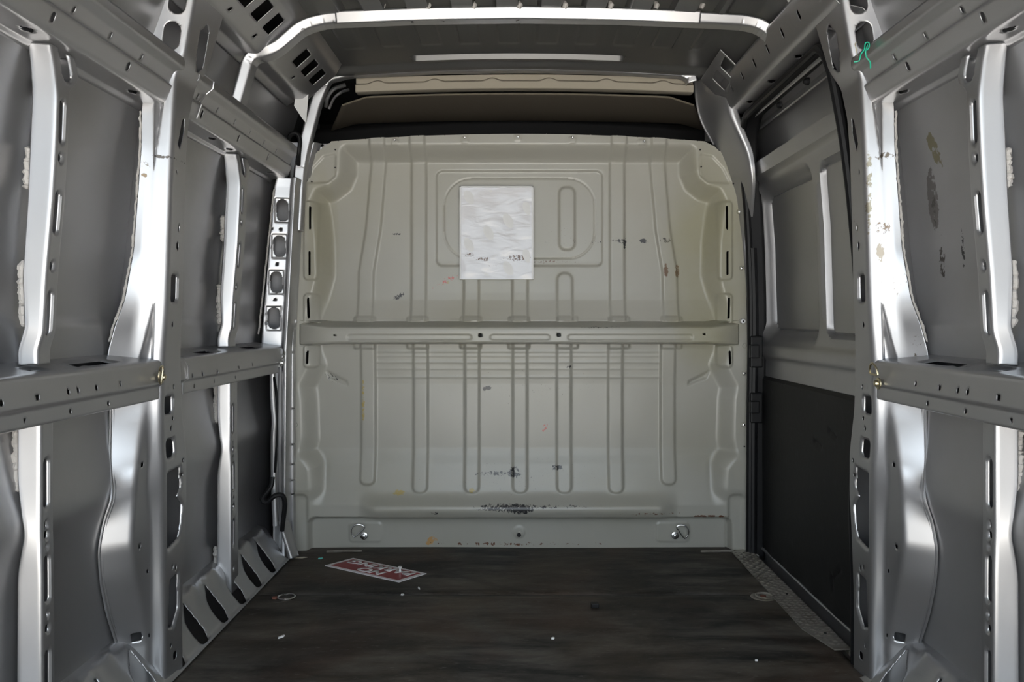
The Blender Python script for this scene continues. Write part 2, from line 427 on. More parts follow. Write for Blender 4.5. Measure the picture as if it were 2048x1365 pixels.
RAILF = .886
def belt_rail(sx, y0, y1, parent, shelf_holes, face_holes):
    prof = fillet([(-1.0, .83), (-.955, .822), (-RAILF - .006, .812), (-RAILF, .755), (-RAILF - .010, .748), (-RAILF - .010, .716), (-1.0, .706)], [0, .01, .010, .004, .004, .005, 0], 5)
    prof = resample(prof, .0045)
    G = extrude_y(prof, np.arange(y0, y1 + .001, .0045))
    shelf = (G[..., 2] > .815); H = []
    for (yc, xc, hy, hx, r) in shelf_holes:
        H.append((1, 0, lambda a, b, q=(yc, xc, hy, hx, r): sd_box(a, b, q[0], -q[1], q[2], q[3], q[4]), shelf))
    for (yc, zc, hy, hz) in face_holes:
        H.append((1, 2, lambda a, b, q=(yc, zc, hy, hz): sd_box(a, b, q[0], q[1], q[2], q[3], min(q[2], q[3])), ~shelf))
    for (yc, xc, hy, hx, r) in shelf_holes:      # rolled edges of the openings
        d = sd_box(G[..., 1], G[..., 0], yc, -xc, hy, hx, r)
        G[..., 2] -= np.where(shelf, .006 * ss(1 - d / .012), 0)
    if sx > 0: G[..., 0] *= -1
    if sx > 0:
        H = [(h[0], h[1], (lambda a, b, f=h[2], ia=h[1]: f(a, -b) if ia == 0 else f(a, b)), h[3]) for h in H]
    return sheet('belt_rail', G, silver, parent, H, thick=.0015)
def ydep(u, X): return X * F / abs(u - CX)
def fz(u, v, X):
    D = ydep(u, X); return (D, ZC + (CY - v) * D / F)
near_face = [(*fz(u, v, RAILF), .0055, .0065) for (u, v) in ((4, 807), (76, 796), (138, 784), (157, 781), (194, 776), (242, 768))]
near_face += [(*fz(u, v, RAILF + .01), .005, .005) for (u, v) in ((48, 842), (140, 823), (216, 807))]
far_face = [(*fz(u, v, RAILF), .006, .0055) for (u, v) in ((385, 752), (405, 749), (435, 745), (478, 735), (505, 730))] + \
           [(*fz(u, v, RAILF + .01), .005, .005) for (u, v) in ((388, 772), (428, 763), (470, 755))]
near_shelf = [(1.83, .945, .075, .020, .008), (1.593, .935, .024, .016, .015), (1.722, .935, .020, .014, .013)]
far_shelf = [(2.47, .945, .075, .020, .008), (2.88, .945, .08, .020, .008)]
def wallrail(sx, y0, y1, parent, seed=0):
    """cant rail under the roof: box section with a flange"""
    prof = fillet([(-.985, 1.438), (-.945, 1.441), (-.938, 1.452), (-.882, 1.456), (-.866, 1.500), (-.874, 1.506), (-.862, 1.535), (-.842, 1.548), (-.840, 1.572)],
                  [0, .004, .004, .010, .004, .004, .005, .006, 0], 4)
    prof = resample(prof, .005)
    G = extrude_y(prof, np.arange(y0, y1 + .001, .005)); H = []
    face = G[..., 2] > 1.462; bot = ~face
    r = random.Random(seed)
    y = y0 + .06
    while y < y1 - .05:
        H.append((1, 2, lambda a, b, q=y: sd_box(a, b, q, 1.521, .004, .007, .004), face)); y += .145
    y = y0 + .10
    while y < y1 - .05:
        H.append((1, 2, lambda a, b, q=y: sd_box(a, b, q, 1.482, .006, .010, .005), face)); y += .30
    for q in (y0 + .28, y1 - .13, y1 - .55):
        if y0 + .05 < q < y1 - .05:
            H.append((1, 0, lambda a, b, q=q: np.abs(a - q) * .45 + np.abs(b + .912) - .011, bot))
    if sx > 0:
        G[..., 0] *= -1
        H = [(h[0], h[1], (lambda a, b, f=h[2], ia=h[1]: f(a, -b) if ia == 0 else f(a, b)), h[3]) for h in H]
    return sheet('roof_rail', G, silver, parent, H, thick=.0015)

ZRI = [-.05, .42, .47, .50, .53, .60, .72, .86, .881, 1.0, 1.15, 1.25, 1.354, 1.43, 1.455]
XRL = [.968, .966, .958, .952, .958, .966, .966, .968, .952, .956, .946, .942, .937, .943, .946]      # outer edge of the rib web
XRI = [.922, .924, .925, .926, .926, .926, .926, .933, .922, .916, .903, .897, .893, .902, .910]      # inner edge
def rib(sx, yc, parent, wid=.048):
    """wall rib in two lengths, above and below the belt rail: rear web, inner web with slots, forward lip"""
    for (z0, z1, upper) in ((.826, 1.452, True), (.03, .722, False)):
        t = thing('wall_rib', None, None); t.parent = parent
        zs = np.arange(z0, z1 + .0001, .004)
        xl, xi = smooth1(np.interp(zs, ZRI, XRL), 4), smooth1(np.interp(zs, ZRI, XRI), 4)
        if upper:
            foot = ss((zs - .885) / .02); xl = xl * foot + (1 - foot) * (xi + .034)
        W = np.full(len(zs), wid)
        if upper: W = W + .045 * ss((zs - 1.36) / .05)
        rows = []
        for z, a, b, ww in zip(zs, xl, xi, W):
            p = fillet([(-a - .006, yc + .030), (-a, yc - .006), (-b, yc + .004), (-b - .001, yc + ww), (-a - .03, yc + ww + .006)], [0, .006, .006, .004, 0], 4)
            seg = [np.linspace(p[k], p[k + 1], {8: 14}.get(k, 3) if not (k == 4 or k == 8) else (8 if k == 4 else 14), endpoint=False) for k in range(len(p) - 1)]
            rows.append(np.vstack(seg + [p[-1:]]))
        R = np.array(rows); G = np.zeros((len(zs), R.shape[1], 3)); G[..., 0] = R[..., 0]; G[..., 1] = R[..., 1]; G[..., 2] = zs[:, None]
        msk = (np.abs(-G[..., 0] - xi[:, None]) < .004) & (G[..., 1] > yc + .008)
        ym = yc + .024; H = []
        def slot(za, zb, r=.0075): H.append((1, 2, lambda a, b: sd_seg(a, b, ym, za + r, ym, zb - r, r), msk))
        if upper:
            slot(1.262, 1.345); slot(1.225, 1.240, .006); slot(1.085, 1.165); slot(1.012, 1.028, .006); slot(.885, .970)
            H.append((1, 2, lambda a, b: sd_seg(a, b, yc + .05, 1.405, yc + .05, 1.44, .017), msk))
        else:
            slot(.545, .640); slot(.505, .516, .004); slot(.484, .498, .006); slot(.465, .472, .003); slot(.360, .450)
            slot(.33, .338, .003); slot(.30, .315, .006); slot(.18, .265); slot(.10, .112, .005)
        dm = np.full(G.shape[:2], 1.0)
        for hh_ in H: dm = np.minimum(dm, hh_[2](G[..., 1], G[..., 2]))
        G[..., 0] -= np.where(msk, .005 * ss(1 - dm / .006), 0)
        if sx > 0: G[..., 0] *= -1
        sheet('rib_channel', G, silver, t, H, thick=.0016)
        # foam sealant between rib and skin
        zz = [(1.17, 1.25), (.90, 1.03)] if upper else [(.58, .70), (.05, .18)]
        for (a, b) in zz:
            q = np.linspace(a, b, 26)
            P = np.stack([-np.interp(q, ZRI, XRL) - .009, np.full(26, yc + .010), q], 1); P[:, 0] *= -sx
            P += rng.normal(0, .0012, P.shape)
            rr = .0085 + rng.normal(0, .0012, 26); rr[0] = rr[-1] = .004
            tube('sealant_bead', P, np.clip(rr, .004, .02), sealm, t, 8)

# --- C pillar, lofted over height: P0 skin edge, P1, P2 creases, P3 bright corner, P4 forward edge, P5 return to skin
def _py(u, x): return x * F / (CX - u)
CP = [ # z,   P0(x,y)        P1             P2             P3             P4             P5
 (-.06, (.978, _py(235, .978)), (0.922, _py(292, 0.922)), (0.912, _py(305, 0.912)), (.884, 2.067), (.878, 2.165), (.985, 2.18)),
 (.038, (.978, _py(235, .978)), (0.922, _py(292, 0.922)), (0.912, _py(305, 0.912)), (.884, 2.067), (.878, 2.165), (.985, 2.18)),
 (.119, (.978, _py(235, .978)), (0.922, _py(292, 0.922)), (0.912, _py(305, 0.912)), (.884, 2.067), (.879, 2.165), (.985, 2.18)),
 (.213, (.978, _py(215, .978)), (0.92, _py(285, 0.92)), (0.912, _py(302, 0.912)), (.884, 2.067), (.880, 2.170), (.985, 2.18)),
 (.300, (.978, _py(202, .978)), (0.919, _py(272, 0.919)), (0.911, _py(301, 0.911)), (.884, 2.067), (.881, 2.180), (.985, 2.20)),
 (.376, (.977, _py(198, .977)), (0.918, _py(265, 0.918)), (0.91, _py(300, 0.91)), (.884, 2.066), (.882, 2.190), (.985, 2.21)),
 (.440, (.970, _py(208, .970)), (0.918, _py(267, 0.918)), (0.911, _py(297, 0.911)), (.884, 2.066), (.882, 2.200), (.985, 2.215)),
 (.500, (.952, _py(226, .952)), (0.92, _py(270, 0.92)), (0.912, _py(293, 0.912)), (.884, 2.066), (.882, 2.200), (.985, 2.215)),
 (.551, (.968, _py(222, .968)), (0.919, _py(273, 0.919)), (0.913, _py(294, 0.913)), (.884, 2.066), (.882, 2.200), (.985, 2.215)),
 (.580, (.974, _py(220, .974)), (0.921, _py(276, 0.921)), (0.912, _py(297, 0.912)), (.887, 2.066), (.882, 2.195), (.985, 2.21)),
 (.676, (.982, _py(222, .982)), (0.925, _py(285, 0.925)), (0.914, _py(299, 0.914)), (.890, 2.066), (.884, 2.175), (.985, 2.19)),
 (.750, (.988, _py(222, .988)), (0.927, _py(287, 0.927)), (0.914, _py(300, 0.914)), (.889, 2.066), (.884, 2.170), (.985, 2.18)),
 (.830, (.990, _py(214, .990)), (.950, 2.030), (.922, 2.050), (.887, 2.067), (.881, 2.160), (.985, 2.18)),
 (.900, (.975, _py(230, .975)), (.945, 2.036), (.918, 2.053), (.882, 2.068), (.879, 2.160), (.985, 2.18)),
 (.964, (.962, _py(250, .962)), (.935, 2.042), (.910, 2.056), (.878, 2.069), (.876, 2.160), (.985, 2.18)),
 (1.089, (.948, _py(268, .948)), (.925, 2.046), (.905, 2.058), (.874, 2.069), (.874, 2.160), (.975, 2.18)),
 (1.340, (.930, _py(283, .930)), (.912, 2.050), (.897, 2.058), (.865, 2.069), (.868, 2.162), (.955, 2.185)),
 (1.440, (.930, _py(284, .930)), (.912, 2.052), (.896, 2.060), (.861, 2.069), (.862, 2.165), (.945, 2.19)),
 (1.525, (.930, 2.065), (.915, 2.066), (.895, 2.068), (.858, 2.069), (.853, 2.185), (.940, 2.21)),
 (1.58, (.925, 2.060), (.915, 2.062), (.890, 2.065), (.835, 2.072), (.835, 2.22), (.930, 2.23)),
 (1.78, (.880, 2.060), (.872, 2.062), (.855, 2.065), (.800, 2.072), (.795, 2.26), (.870, 2.27))]
def c_pillar(sx, parent):
    t = thing('side_pillar', None, None); t.parent = parent
    zs = np.arange(-.06, 1.781, .0045); zk = [r[0] for r in CP]
    K = np.zeros((len(zs), 6, 2))
    for p in range(6):
        for c in range(2): K[:, p, c] = smooth1(np.interp(zs, zk, [r[1 + p][c] for r in CP]), 3)
    rows = []; segid = None
    nseg = [16, 22, 12, 24, 6]; rad = [0, .010, .008, .013, .006, 0]
    for k in range(len(zs)):
        P = K[k]; pts = []; ids = []
        ends = []
        for i in range(6):
            if i in (0, 5): ends.append((P[i], P[i], None)); continue
            a, b = P[i - 1] - P[i], P[i + 1] - P[i]; la, lb = np.linalg.norm(a) + 1e-9, np.linalg.norm(b) + 1e-9
            d = min(rad[i], .4 * la, .4 * lb); ends.append((P[i] + a / la * d, P[i] + b / lb * d, P[i]))
        for i in range(5):
            s, e = ends[i][1], ends[i + 1][0]
            for q in np.linspace(0, 1, nseg[i], endpoint=False): pts.append(s + (e - s) * q); ids.append(i)
            if ends[i + 1][2] is not None:
                c = ends[i + 1]
                for q in np.linspace(0, 1, 5, endpoint=False): pts.append((1 - q) ** 2 * c[0] + 2 * q * (1 - q) * c[2] + q * q * c[1]); ids.append(-1)
        pts.append(P[5]); ids.append(4); rows.append(pts); segid = ids
    R = np.array(rows); G = np.zeros((len(zs), R.shape[1], 3)); G[..., 0] = -R[..., 0]; G[..., 1] = R[..., 1]; G[..., 2] = zs[:, None]
    S = np.broadcast_to(np.array(segid)[None], G.shape[:2])
    inner = (S == 3); rear = (S == 0) | (S == 1) | (S == 2)
    rr_ = np.isin(np.arange(R.shape[1]), [i for i, q in enumerate(segid) if q in (0, 1, 2)])
    lo, hi = np.where(rr_)[0].min(), np.where(rr_)[0].max()
    rear = np.zeros_like(inner); rear[:, lo:hi + 1] = True
    # V shaped facets pressed into the rear face
    for (za, zb, xa, xb, wv, dep) in ((.965, .79, .905, .925, .018, .014), (1.29, 1.46, .905, .895, .012, .012)):
        d = sd_seg(-G[..., 0], G[..., 2], xa, za, xb, zb, .002, wv); G[..., 1] += np.where(rear, dep * ss(-d / .012), 0)
    H = []
    def YZ(f): H.append((1, 2, f, inner))
    def XZ(f): H.append((0, 2, f, rear))
    def hz(v, D=2.11): return ZC + (CY - v) * D / F
    ym = 2.115
    YZ(lambda a, b: sd_box(a, b, 2.11, hz(577), .017, .034, .008))
    YZ(lambda a, b: sd_box(a, b, 2.103, hz(810), .020, .022, .009)); YZ(lambda a, b: sd_box(a, b, 2.108, hz(897), .021, .023, .009))
    YZ(lambda a, b: sd_poly(a, b, [(2.088, hz(945)), (2.160, hz(940)), (2.165, hz(985)), (2.145, hz(1000)), (2.172, hz(1020)), (2.165, hz(1060)), (2.150, hz(1085)), (2.088, hz(1095))]))
    YZ(lambda a, b: sd_poly(a, b, [(2.10, hz(1160)), (2.145, hz(1155)), (2.145, hz(1225)), (2.115, hz(1255)), (2.09, hz(1250))]))
    for (y, v, h1, h2) in ((2.125, 455, .004, .008), (2.118, 492, .006, .010), (2.105, 650, .0045, .006), (2.135, 515, .003, .003), (2.09, 540, .003, .003), (2.10, 775, .003, .006), (2.125, 775, .003, .006),
                           (2.12, 838, .005, .005), (2.11, 858, .005, .006), (2.175, 930, .004, .006), (2.17, 960, .004, .006), (2.11, 1135, .004, .006), (2.13, 1140, .004, .006), (2.12, 1315, .009, .010), (2.1, 1290, .004, .004),
                           (2.155, 345, .004, .004), (2.10, 345, .004, .004)):
        YZ(lambda a, b, q=(y, hz(v), h1, h2): sd_box(a, b, q[0], q[1], q[2], q[3], min(q[2], q[3]) * .8))
    YZ(lambda a, b: sd_poly(a, b, [(2.10, hz(290)), (2.12, hz(240)), (2.135, hz(228)), (2.135, hz(262)), (2.115, hz(300))]))
    YZ(lambda a, b: sd_poly(a, b, [(2.13, 1.655), (2.165, 1.69), (2.185, 1.675), (2.19, 1.58), (2.165, 1.56), (2.135, 1.60)]))
    XZ(lambda a, b: sd_seg(a, b, -.868, 1.612, -.864, 1.640, .020))
    XZ(lambda a, b: sd_seg(a, b, -.853, 1.700, -.849, 1.728, .020))
    XZ(lambda a, b: sd_box(a, b, at(271, 1276, 2.03)[0], at(271, 1276, 2.03)[2], .0105, .0115, .003))
    for (u, v) in ((285, 930), (292, 987), (291, 1012), (284, 878), (279, 1094), (293, 1143), (299, 1272), (283, 811)):
        D = _py(u, .915); H.append((1, 2, lambda a, b, q=(D, ZC + (CY - v) * D / F): sd_box(a, b, q[0], q[1], .006, .005, .003), S == 1))
    dm = np.full(G.shape[:2], 1.0)
    for hh_ in H[:5]: dm = np.minimum(dm, hh_[2](G[..., 1], G[..., 2]))
    G[..., 0] -= np.where(inner, .006 * ss(1 - dm / .007), 0)
    # filler returning from the outer edge of the rear face to the skin
    if sx > 0:
        G[..., 0] *= -1
        H = [(h[0], h[1], (lambda a, b, f=h[2], ia=h[0]: f(-a, b) if ia == 0 else f(a, b)), h[3]) for h in H]
    sheet('pillar_panel', G, pillarm, t, H, thick=.0016)
    q = np.arange(.80, 1.53, .01); G3 = np.zeros((len(q), 4, 3)); e0 = np.interp(q, zk, [r[1][0] for r in CP]); e1 = np.interp(q, zk, [r[1][1] for r in CP])
    for j, tj in enumerate((0, .33, .66, 1)): G3[:, j, 0] = sx * (e0 + (skinx(q) + .006 - e0) * tj); G3[:, j, 1] = e1 + .045 * tj; G3[:, j, 2] = q
    sheet('pillar_flange', G3, silver, t)
    # inner reinforcement seen through the cut-outs
    zz = np.linspace(.25, 1.75, 80); xx = np.linspace(.0, 1, 6)
    G2 = np.zeros((80, 6, 3)); G2[..., 2] = zz[:, None]; G2[..., 0] = -sx * -1 * (.93 + .035 * np.sin(xx * 3)[None] + 0 * zz[:, None]) ; G2[..., 1] = 2.085 + .075 * xx[None]
    sheet('pillar_reinforcement', G2, skinm, t)
    box('hole_shade_plate', (min(sx * .90, sx * .97), 2.085, -.02), (max(sx * .90, sx * .97), 2.092, .24), darkm, t)  # dark plate added inside the pillar so the square hole shows black
    # seam sealer along the skin edge
    q = np.linspace(.86, 1.43, 90)
    P = np.stack([-sx * -1 * (np.interp(q, zk, [r[1][0] for r in CP]) + .002), np.interp(q, zk, [r[1][1] for r in CP]) - .004, q], 1)
    P += rng.normal(0, .0007, P.shape)
    tube('seam_sealer', P, np.clip(.0028 + rng.normal(0, .0006, 90), .0015, .008), sealm, t, 7)
    q = np.linspace(.10, .70, 120)
    for off in (0, .009):
        P = np.stack([-sx * -1 * (smooth1(np.interp(q, zk, [r[1][0] for r in CP]), 4) - .001 - off * .3), smooth1(np.interp(q, zk, [r[1][1] for r in CP]), 4) - .003 + off, q], 1)
        tube('pressed_bead', P, .0036, silver, t, 7)
    return t

def sill(sx, y0, y1, parent):
    prof = resample(fillet([(-.992, .135), (-.958, .122), (-.884, .010), (-.868, .004)], [0, .012, .012, 0], 5), .0045)
    ys = np.arange(y0, y1 + .001, .0045); G = extrude_y(prof, ys)
    hs = np.arange(2.29 - .16 * 12, 3.15, .1635); H = []
    X, Y = G[..., 0].copy(), G[..., 1].copy()
    bump = np.zeros(X.shape)
    for h in hs:
        if not (y0 + .05 < h < y1 - .05): continue
        H.append((1, 0, lambda a, b, h=h: sd_seg(a, b, h + .014, -.948, h, -.912, .005, .036)))
        d = sd_seg(Y, X, h + .014, -.948, h, -.912, .005, .036); bump -= .005 * ss(1 - d / .012) * ss((-.872 - X) / .01)
    for h in hs - .075:
        bump += .020 * np.exp(-((Y - h) / .030) ** 2 - ((X + .948) / .020) ** 2)
    G[..., 2] += bump
    if sx > 0:
        G[..., 0] *= -1; H = [(h[0], h[1], (lambda a, b, f=h[2]: f(a, -b))) for h in H]
    return sheet('sill_panel', G, silver, parent, H, thick=.0016)

side_skin(-1, YR, 3.30, wall_l, skinm); side_skin(1, YR, 2.19, wall_r, skinr)
for sx, par in ((-1, wall_l), (1, wall_r)):
    belt_rail(sx, YR, 2.064, par, near_shelf, near_face)
    wallrail(sx, YR, 2.085, par, 3)
    rib(sx, 1.60, par); c_pillar(sx, par)
    sill(sx, YR, 2.10 if sx > 0 else 3.14, par)
belt_rail(-1, 2.165, 3.13, wall_l, far_shelf, far_face)
wallrail(-1, 2.18, 3.16, wall_l, 5)
rib(-1, 2.66, wall_l, .070)
# turned-out end flanges of the far rails, next to the pillar
tube('rail_end_flange', [(-.96, 2.20, .826), (-RAILF - .004, 2.20, .814), (-RAILF + .002, 2.215, .79), (-RAILF + .002, 2.215, .755), (-RAILF - .007, 2.20, .748), (-RAILF - .007, 2.20, .714)], .0022, silver, wall_l, 6)
tube('rail_end_flange', [(-.875, 2.25, 1.462), (-.862, 2.25, 1.500), (-.868, 2.26, 1.508), (-.858, 2.275, 1.535), (-.840, 2.275, 1.55), (-.837, 2.275, 1.57)], .0022, silver, wall_l, 6)

# ------------------------------------------------------------------ B pillar left of the bulkhead
bp = thing('front_pillar', None, None); bp.parent = wall_l
zs = np.arange(.0, 1.46, .004)
xo = np.interp(zs, [0, .40, .5, .74, .80, .86, 1.42, 1.5], [.930, .930, .925, .925, .975, .972, .925, .905]); xi_ = np.interp(zs, [0, .8, 1.42, 1.5], [.884, .878, .845, .835])
rows = []
for z, a, b in zip(zs, xo, xi_):
    p = fillet([(-a - .025, 3.27), (-a, 3.136), (-b - .022, 3.152), (-b - .012, 3.135), (-b, 3.135), (-b + .002, 3.25)], [0, .006, .004, .004, .004, 0], 4)
    rows.append(resample(p, .0042)[:0] if False else np.vstack([np.linspace(p[k], p[k + 1], 18 if k == 4 else 4, endpoint=False) for k in range(len(p) - 1)] + [p[-1:]]))
R = np.array(rows); G = np.zeros((len(zs), R.shape[1], 3)); G[..., 0] = R[..., 0]; G[..., 1] = R[..., 1]; G[..., 2] = zs[:, None]
rear = (G[..., 1] < 3.175); H = []
for (u, v) in ((565, 421), (559, 493), (553, 565), (548, 637)):
    c = at(u, v, 3.149)
    d = sd_box(G[..., 0], G[..., 2], c[0], c[2], .030, .049, .008); G[..., 1] += np.where(rear & (G[..., 0] < -xi_[:, None] - .016), .004 * ss(-d / .006), 0)
    H.append((0, 2, lambda a, b, c=c: sd_seg(a, b, c[0] + .001, c[2] - .019, c[0] - .001, c[2] + .019, .0205), rear))
for (u, v, hw, hh) in ((562, 459, .0055, .005), (555, 529, .005, .005), (551, 600, .006, .004), (546, 458, .003, .003), (575, 455, .004, .003), (573, 461, .003, .003), (540, 600, .003, .003), (563, 599, .009, .002), (534, 646, .004, .006)):
    c = at(u, v, 3.149); H.append((0, 2, lambda a, b, q=(c[0], c[2], hw, hh): sd_box(a, b, *q, .001), rear))
sheet('pillar_panel', G, silver, bp, H, thick=.0016)
# dark inside of the pillar box
box('pillar_reinforcement', (-1.0, 3.262, .80), (-.87, 3.27, 1.45), skinm, bp)
P = np.stack([-np.linspace(.984, .925, 80), np.full(80, 3.134), np.linspace(.86, 1.41, 80)], 1) + rng.normal(0, .0006, (80, 3))
tube('seam_sealer', P, .0035, sealm, bp, 7)
# pillar flange strips beside the bulkhead, one piece between each notch
edges = [at(588, v, 3.2)[2] for v in (300, 435, 640, 705, 818, 890, 930, 962, 990, 1085)]
for k in range(len(edges) - 1):
    z1, z0 = edges[k] - .002, edges[k + 1] + .002
    xa = np.interp((z0 + z1) / 2, [0, .8, 1.4, 1.6], [.885, .886, .880, .840]) - .004
    za = np.interp(z1, [0, .8, 1.4, 1.6], [.885, .886, .880, .835]) - .004; zb = np.interp(z0, [0, .8, 1.4, 1.6], [.885, .886, .880, .835]) - .004
    V = [(-zb - .012, 3.205, z0), (-zb + .010, 3.205, z0), (-za + .010, 3.205, z1), (-za - .012, 3.205, z1), (-zb - .012, 3.24, z0), (-zb + .010, 3.24, z0), (-za + .010, 3.24, z1), (-za - .012, 3.24, z1)]
    mesh_obj('flange_strip', V, [(0, 1, 2, 3), (5, 4, 7, 6), (1, 5, 6, 2), (4, 0, 3, 7), (3, 2, 6, 7), (4, 5, 1, 0)], silver, bp, smooth=False, bevel=.003)
# tubes beside the pillar below the belt
tube('drain_tube', smooth_path([at(545, 742, 3.12), at(546, 800, 3.12), at(549, 845, 3.12), at(547, 880, 3.12), at(548, 980, 3.12), at(551, 1052, 3.12)]), .011, silver, bp, 10)
tube('bracket_strip', [at(560, 735, 3.08), at(558, 830, 3.08), at(558, 960, 3.08), at(563, 1062, 3.11)], .0065, silver, bp, 6)

xs = np.linspace(bX(582), bX(690), 60); zs = np.linspace(bZ(445), bZ(286), 80); X, Z = np.meshgrid(xs, zs, indexing='ij')
Yg = 3.262 - .03 * ss((bX(612) + (Z - bZ(400)) * .28 - X) / .03)
dia = at(645, 291, 3.262)
sheet('corner_gusset', np.stack([X, Yg, Z], -1), silver, bp, [(0, 2, lambda a, b: np.abs(a - dia[0]) + np.abs(b - dia[2]) - .008),
      (0, 2, lambda a, b: -sd_poly(a, b, [(bX(u), bZ(v)) for u, v in ((580, 448), (580, 280), (692, 280), (672, 302), (648, 314), (628, 338), (612, 368), (602, 448))]))], thick=.0016)

# ------------------------------------------------------------------ bulkhead
def bulkhead():
    xs = np.arange(bX(583), bX(1497), .0038); zs = np.arange(bZ(1112), bZ(262), .0038)
    X, Z = np.meshgrid(xs, zs, indexing='ij'); U = X / KB + CX; V = CY - (Z - ZC) / KB
    Us = CX + np.abs(U - CX)        # symmetric: work on the right half, mirrored
    Um = CX - np.abs(U - CX)        # left-hand pixel of the mirror pair
    h = np.zeros_like(X)
    main = [(694, 304), (692, 345), (683, 366), (662, 382), (640, 389), (634, 402), (640, 430), (646, 480), (648, 550), (637, 592), (622, 640), (624, 705), (634, 730), (612, 775), (616, 800), (618, 880), (612, 905), (632, 935), (634, 985), (600, 1150), (1500, 1150), (1500, 303)]
    d = sd_poly(Um, V, main)
    A = np.interp(V, [250, 520, 585, 600, 615, 640, 690, 770, 900, 925, 985, 1012, 1112], [.070, .066, .060, .057, .050, .036, .036, .047, .046, .040, .020, .006, .006])
    h -= A * ss(.5 - d / 36)
    # ribs
    rb = np.full_like(X, 9e9)
    for c, e in ((733, 957), (839, 973), (943, 973), (1040, 973)):
        for cc in (c, 2 * CX - c + (0 if c != 1040 else -0)):
            rb = np.minimum(rb, sd_box(U, V, cc if c != 1040 else 1040, (650 + e + 15) / 2, 14.5, (e + 15 - 650) / 2, 12))
    cen = np.interp(V, [300, 323, 455, 543, 640], [754, 752, 741, 727, 726])
    rb = np.minimum(rb, np.maximum(np.abs(Um - cen) - 15, V - 650))
    rb = np.minimum(rb, np.maximum(np.abs(Um - 834) - 15, V - 650))
    rb = np.minimum(rb, sd_box(Um, V, 941, 600, 15.5, 55, 14)); rb = np.minimum(rb, sd_box(U, V, 1040, 600, 15.5, 55, 14))
    rb = np.minimum(rb, sd_box(Um, V, 936, 433, 16, 64, 13) + 99 * (U < CX))
    h += .010 * ss(.5 - rb / 6)
    # window blank: stepped rectangle and fine groove
    d1 = sd_box(U, V, 1039, 433, 169, 97, 12); h -= .007 * ss(.5 - d1 / 5)
    d2 = sd_box(U, V, 1039, 433, 154, 82, 55); h -= .003 * ss(1 - np.abs(d2) / 2.0)
    # tabs over the ribs above and below the cross beam
    for c in (726, 833, 941, 1038, 1136, 1240, 1346):
        for (v0, v1) in ((634, 652), (686, 698)):
            h += .007 * ss(.5 - sd_box(U, V, c, (v0 + v1) / 2, 21, (v1 - v0) / 2, 3) / 4)
    # scalloped lip between the tabs
    h += .010 * ss(.5 - np.abs(V - 642) / 9) * (Um > 650) * (.6 + .4 * np.cos((U - 726) / 103 * 2 * math.pi))
    # side flange plates with slots
    for (v0, v1) in ((403, 560), (588, 650), (690, 736)):
        h += .007 * ss(.5 - sd_box(Um, V, 622, (v0 + v1) / 2, 14, (v1 - v0) / 2, 8) / 4)
    # corner pads: embossed quarter shape
    q = sd_poly(Um, V, [(668, 312), (668, 350), (655, 362), (615, 364), (628, 338), (648, 316)])
    h -= .005 * ss(.5 - (q - 3) / 5)
    # side lower wings
    h += .012 * ss(.5 - sd_box(Um, V, 600, 950, 38, 40, 20) / 26)
    h -= .008 * ss(.5 - sd_poly(Um, V, [(650, 745), (688, 765), (690, 772), (655, 758)]) / 8)
    # roll above the foot strip, foot strip recess, ring pads
    roll = ss((Um - 715) / 40)
    h += roll * .030 * np.exp(-((V - 1018) / 20.) ** 2)
    h -= .050 * ss(.5 - sd_box(U, V, 1039, 1090, 424, 51, 14) / 9)
    h -= .010 * ss(.5 - sd_box(Um, V, 600, 1150, 14, 160, 10) / 8)
    for c in (726, 1350): h += .004 * ss(.5 - sd_box(U, V, c, 1072, 33, 20, 8) / 4)
    h += .003 * ss(.5 - (np.hypot(U - 1038, V - 1072) - 12) / 4)
    # top flange bolts pads
    for c in (930, 1036, 1145, 790, 1285): h += .0025 * ss(.5 - sd_box(U, V, c, np.interp(abs(c - CX), [0, 420], [276, 292]), 7, 6, 3) / 3)
    for vv, am in ((704, .0012), (713, .0008), (726, .0013), (739, .0008), (756, .0013)):  # low beads shaped in to give highlight stripes below the cross beam
        h += am * ss(1 - np.abs(V - vv) / 3.2) * ss((Um - 742) / 6)
    h += .004 * ss((V - 912) / 22) * ss((1010 - V) / 60) * ss((Um - 640) / 20)
    # panel waviness
    h += .0009 * np.sin(X * 9 + 1) * np.sin(Z * 7 + 2) + .0005 * np.sin(X * 23) * np.sin(Z * 17 + 1)
    G = np.stack([X, YB - h, Z], -1); H = []
    top = [(u, 268 + 19 * ((u - CX) / 420) ** 2) for u in np.linspace(664, 1408, 40)]
    rt = [(1428, 293), (1446, 308), (1466, 336), (1478, 362), (1484, 395), (1490, 500), (1494, 640), (1496, 900), (1495, 1108)]
    lt = [(2 * CX - a + (0), b) for a, b in rt]; lt = [(a + 4, b) for a, b in lt]
    poly = [(bX(a), bZ(b)) for a, b in top + rt + [(1250, 1110), (1038, 1110), (820, 1110)] + lt[::-1]]
    H.append((0, 2, lambda a, b: -sd_poly(a, b, poly)))
    for (c, v0, v1) in ((621, 413, 460), (620, 503, 551), (617, 595, 638), (615, 702, 729)):
        for s in (0, 1):
            cc = c if s == 0 else 2 * CX - c + 2
            H.append((0, 2, lambda a, b, q=(bX(cc), bZ(v1), bZ(v0)): sd_seg(a, b, q[0], q[1] + .004, q[0], q[2] - .004, .0042)))
    sheet('pressed_panel', G, paint, wall_f, H, auto=60)
bulkhead()
# near-black sheet whose colour stands in for the shade behind the slots
box('slot_shade_sheet', (-.90, 3.38, .0), (.90, 3.39, 1.60), darkm, wall_f)

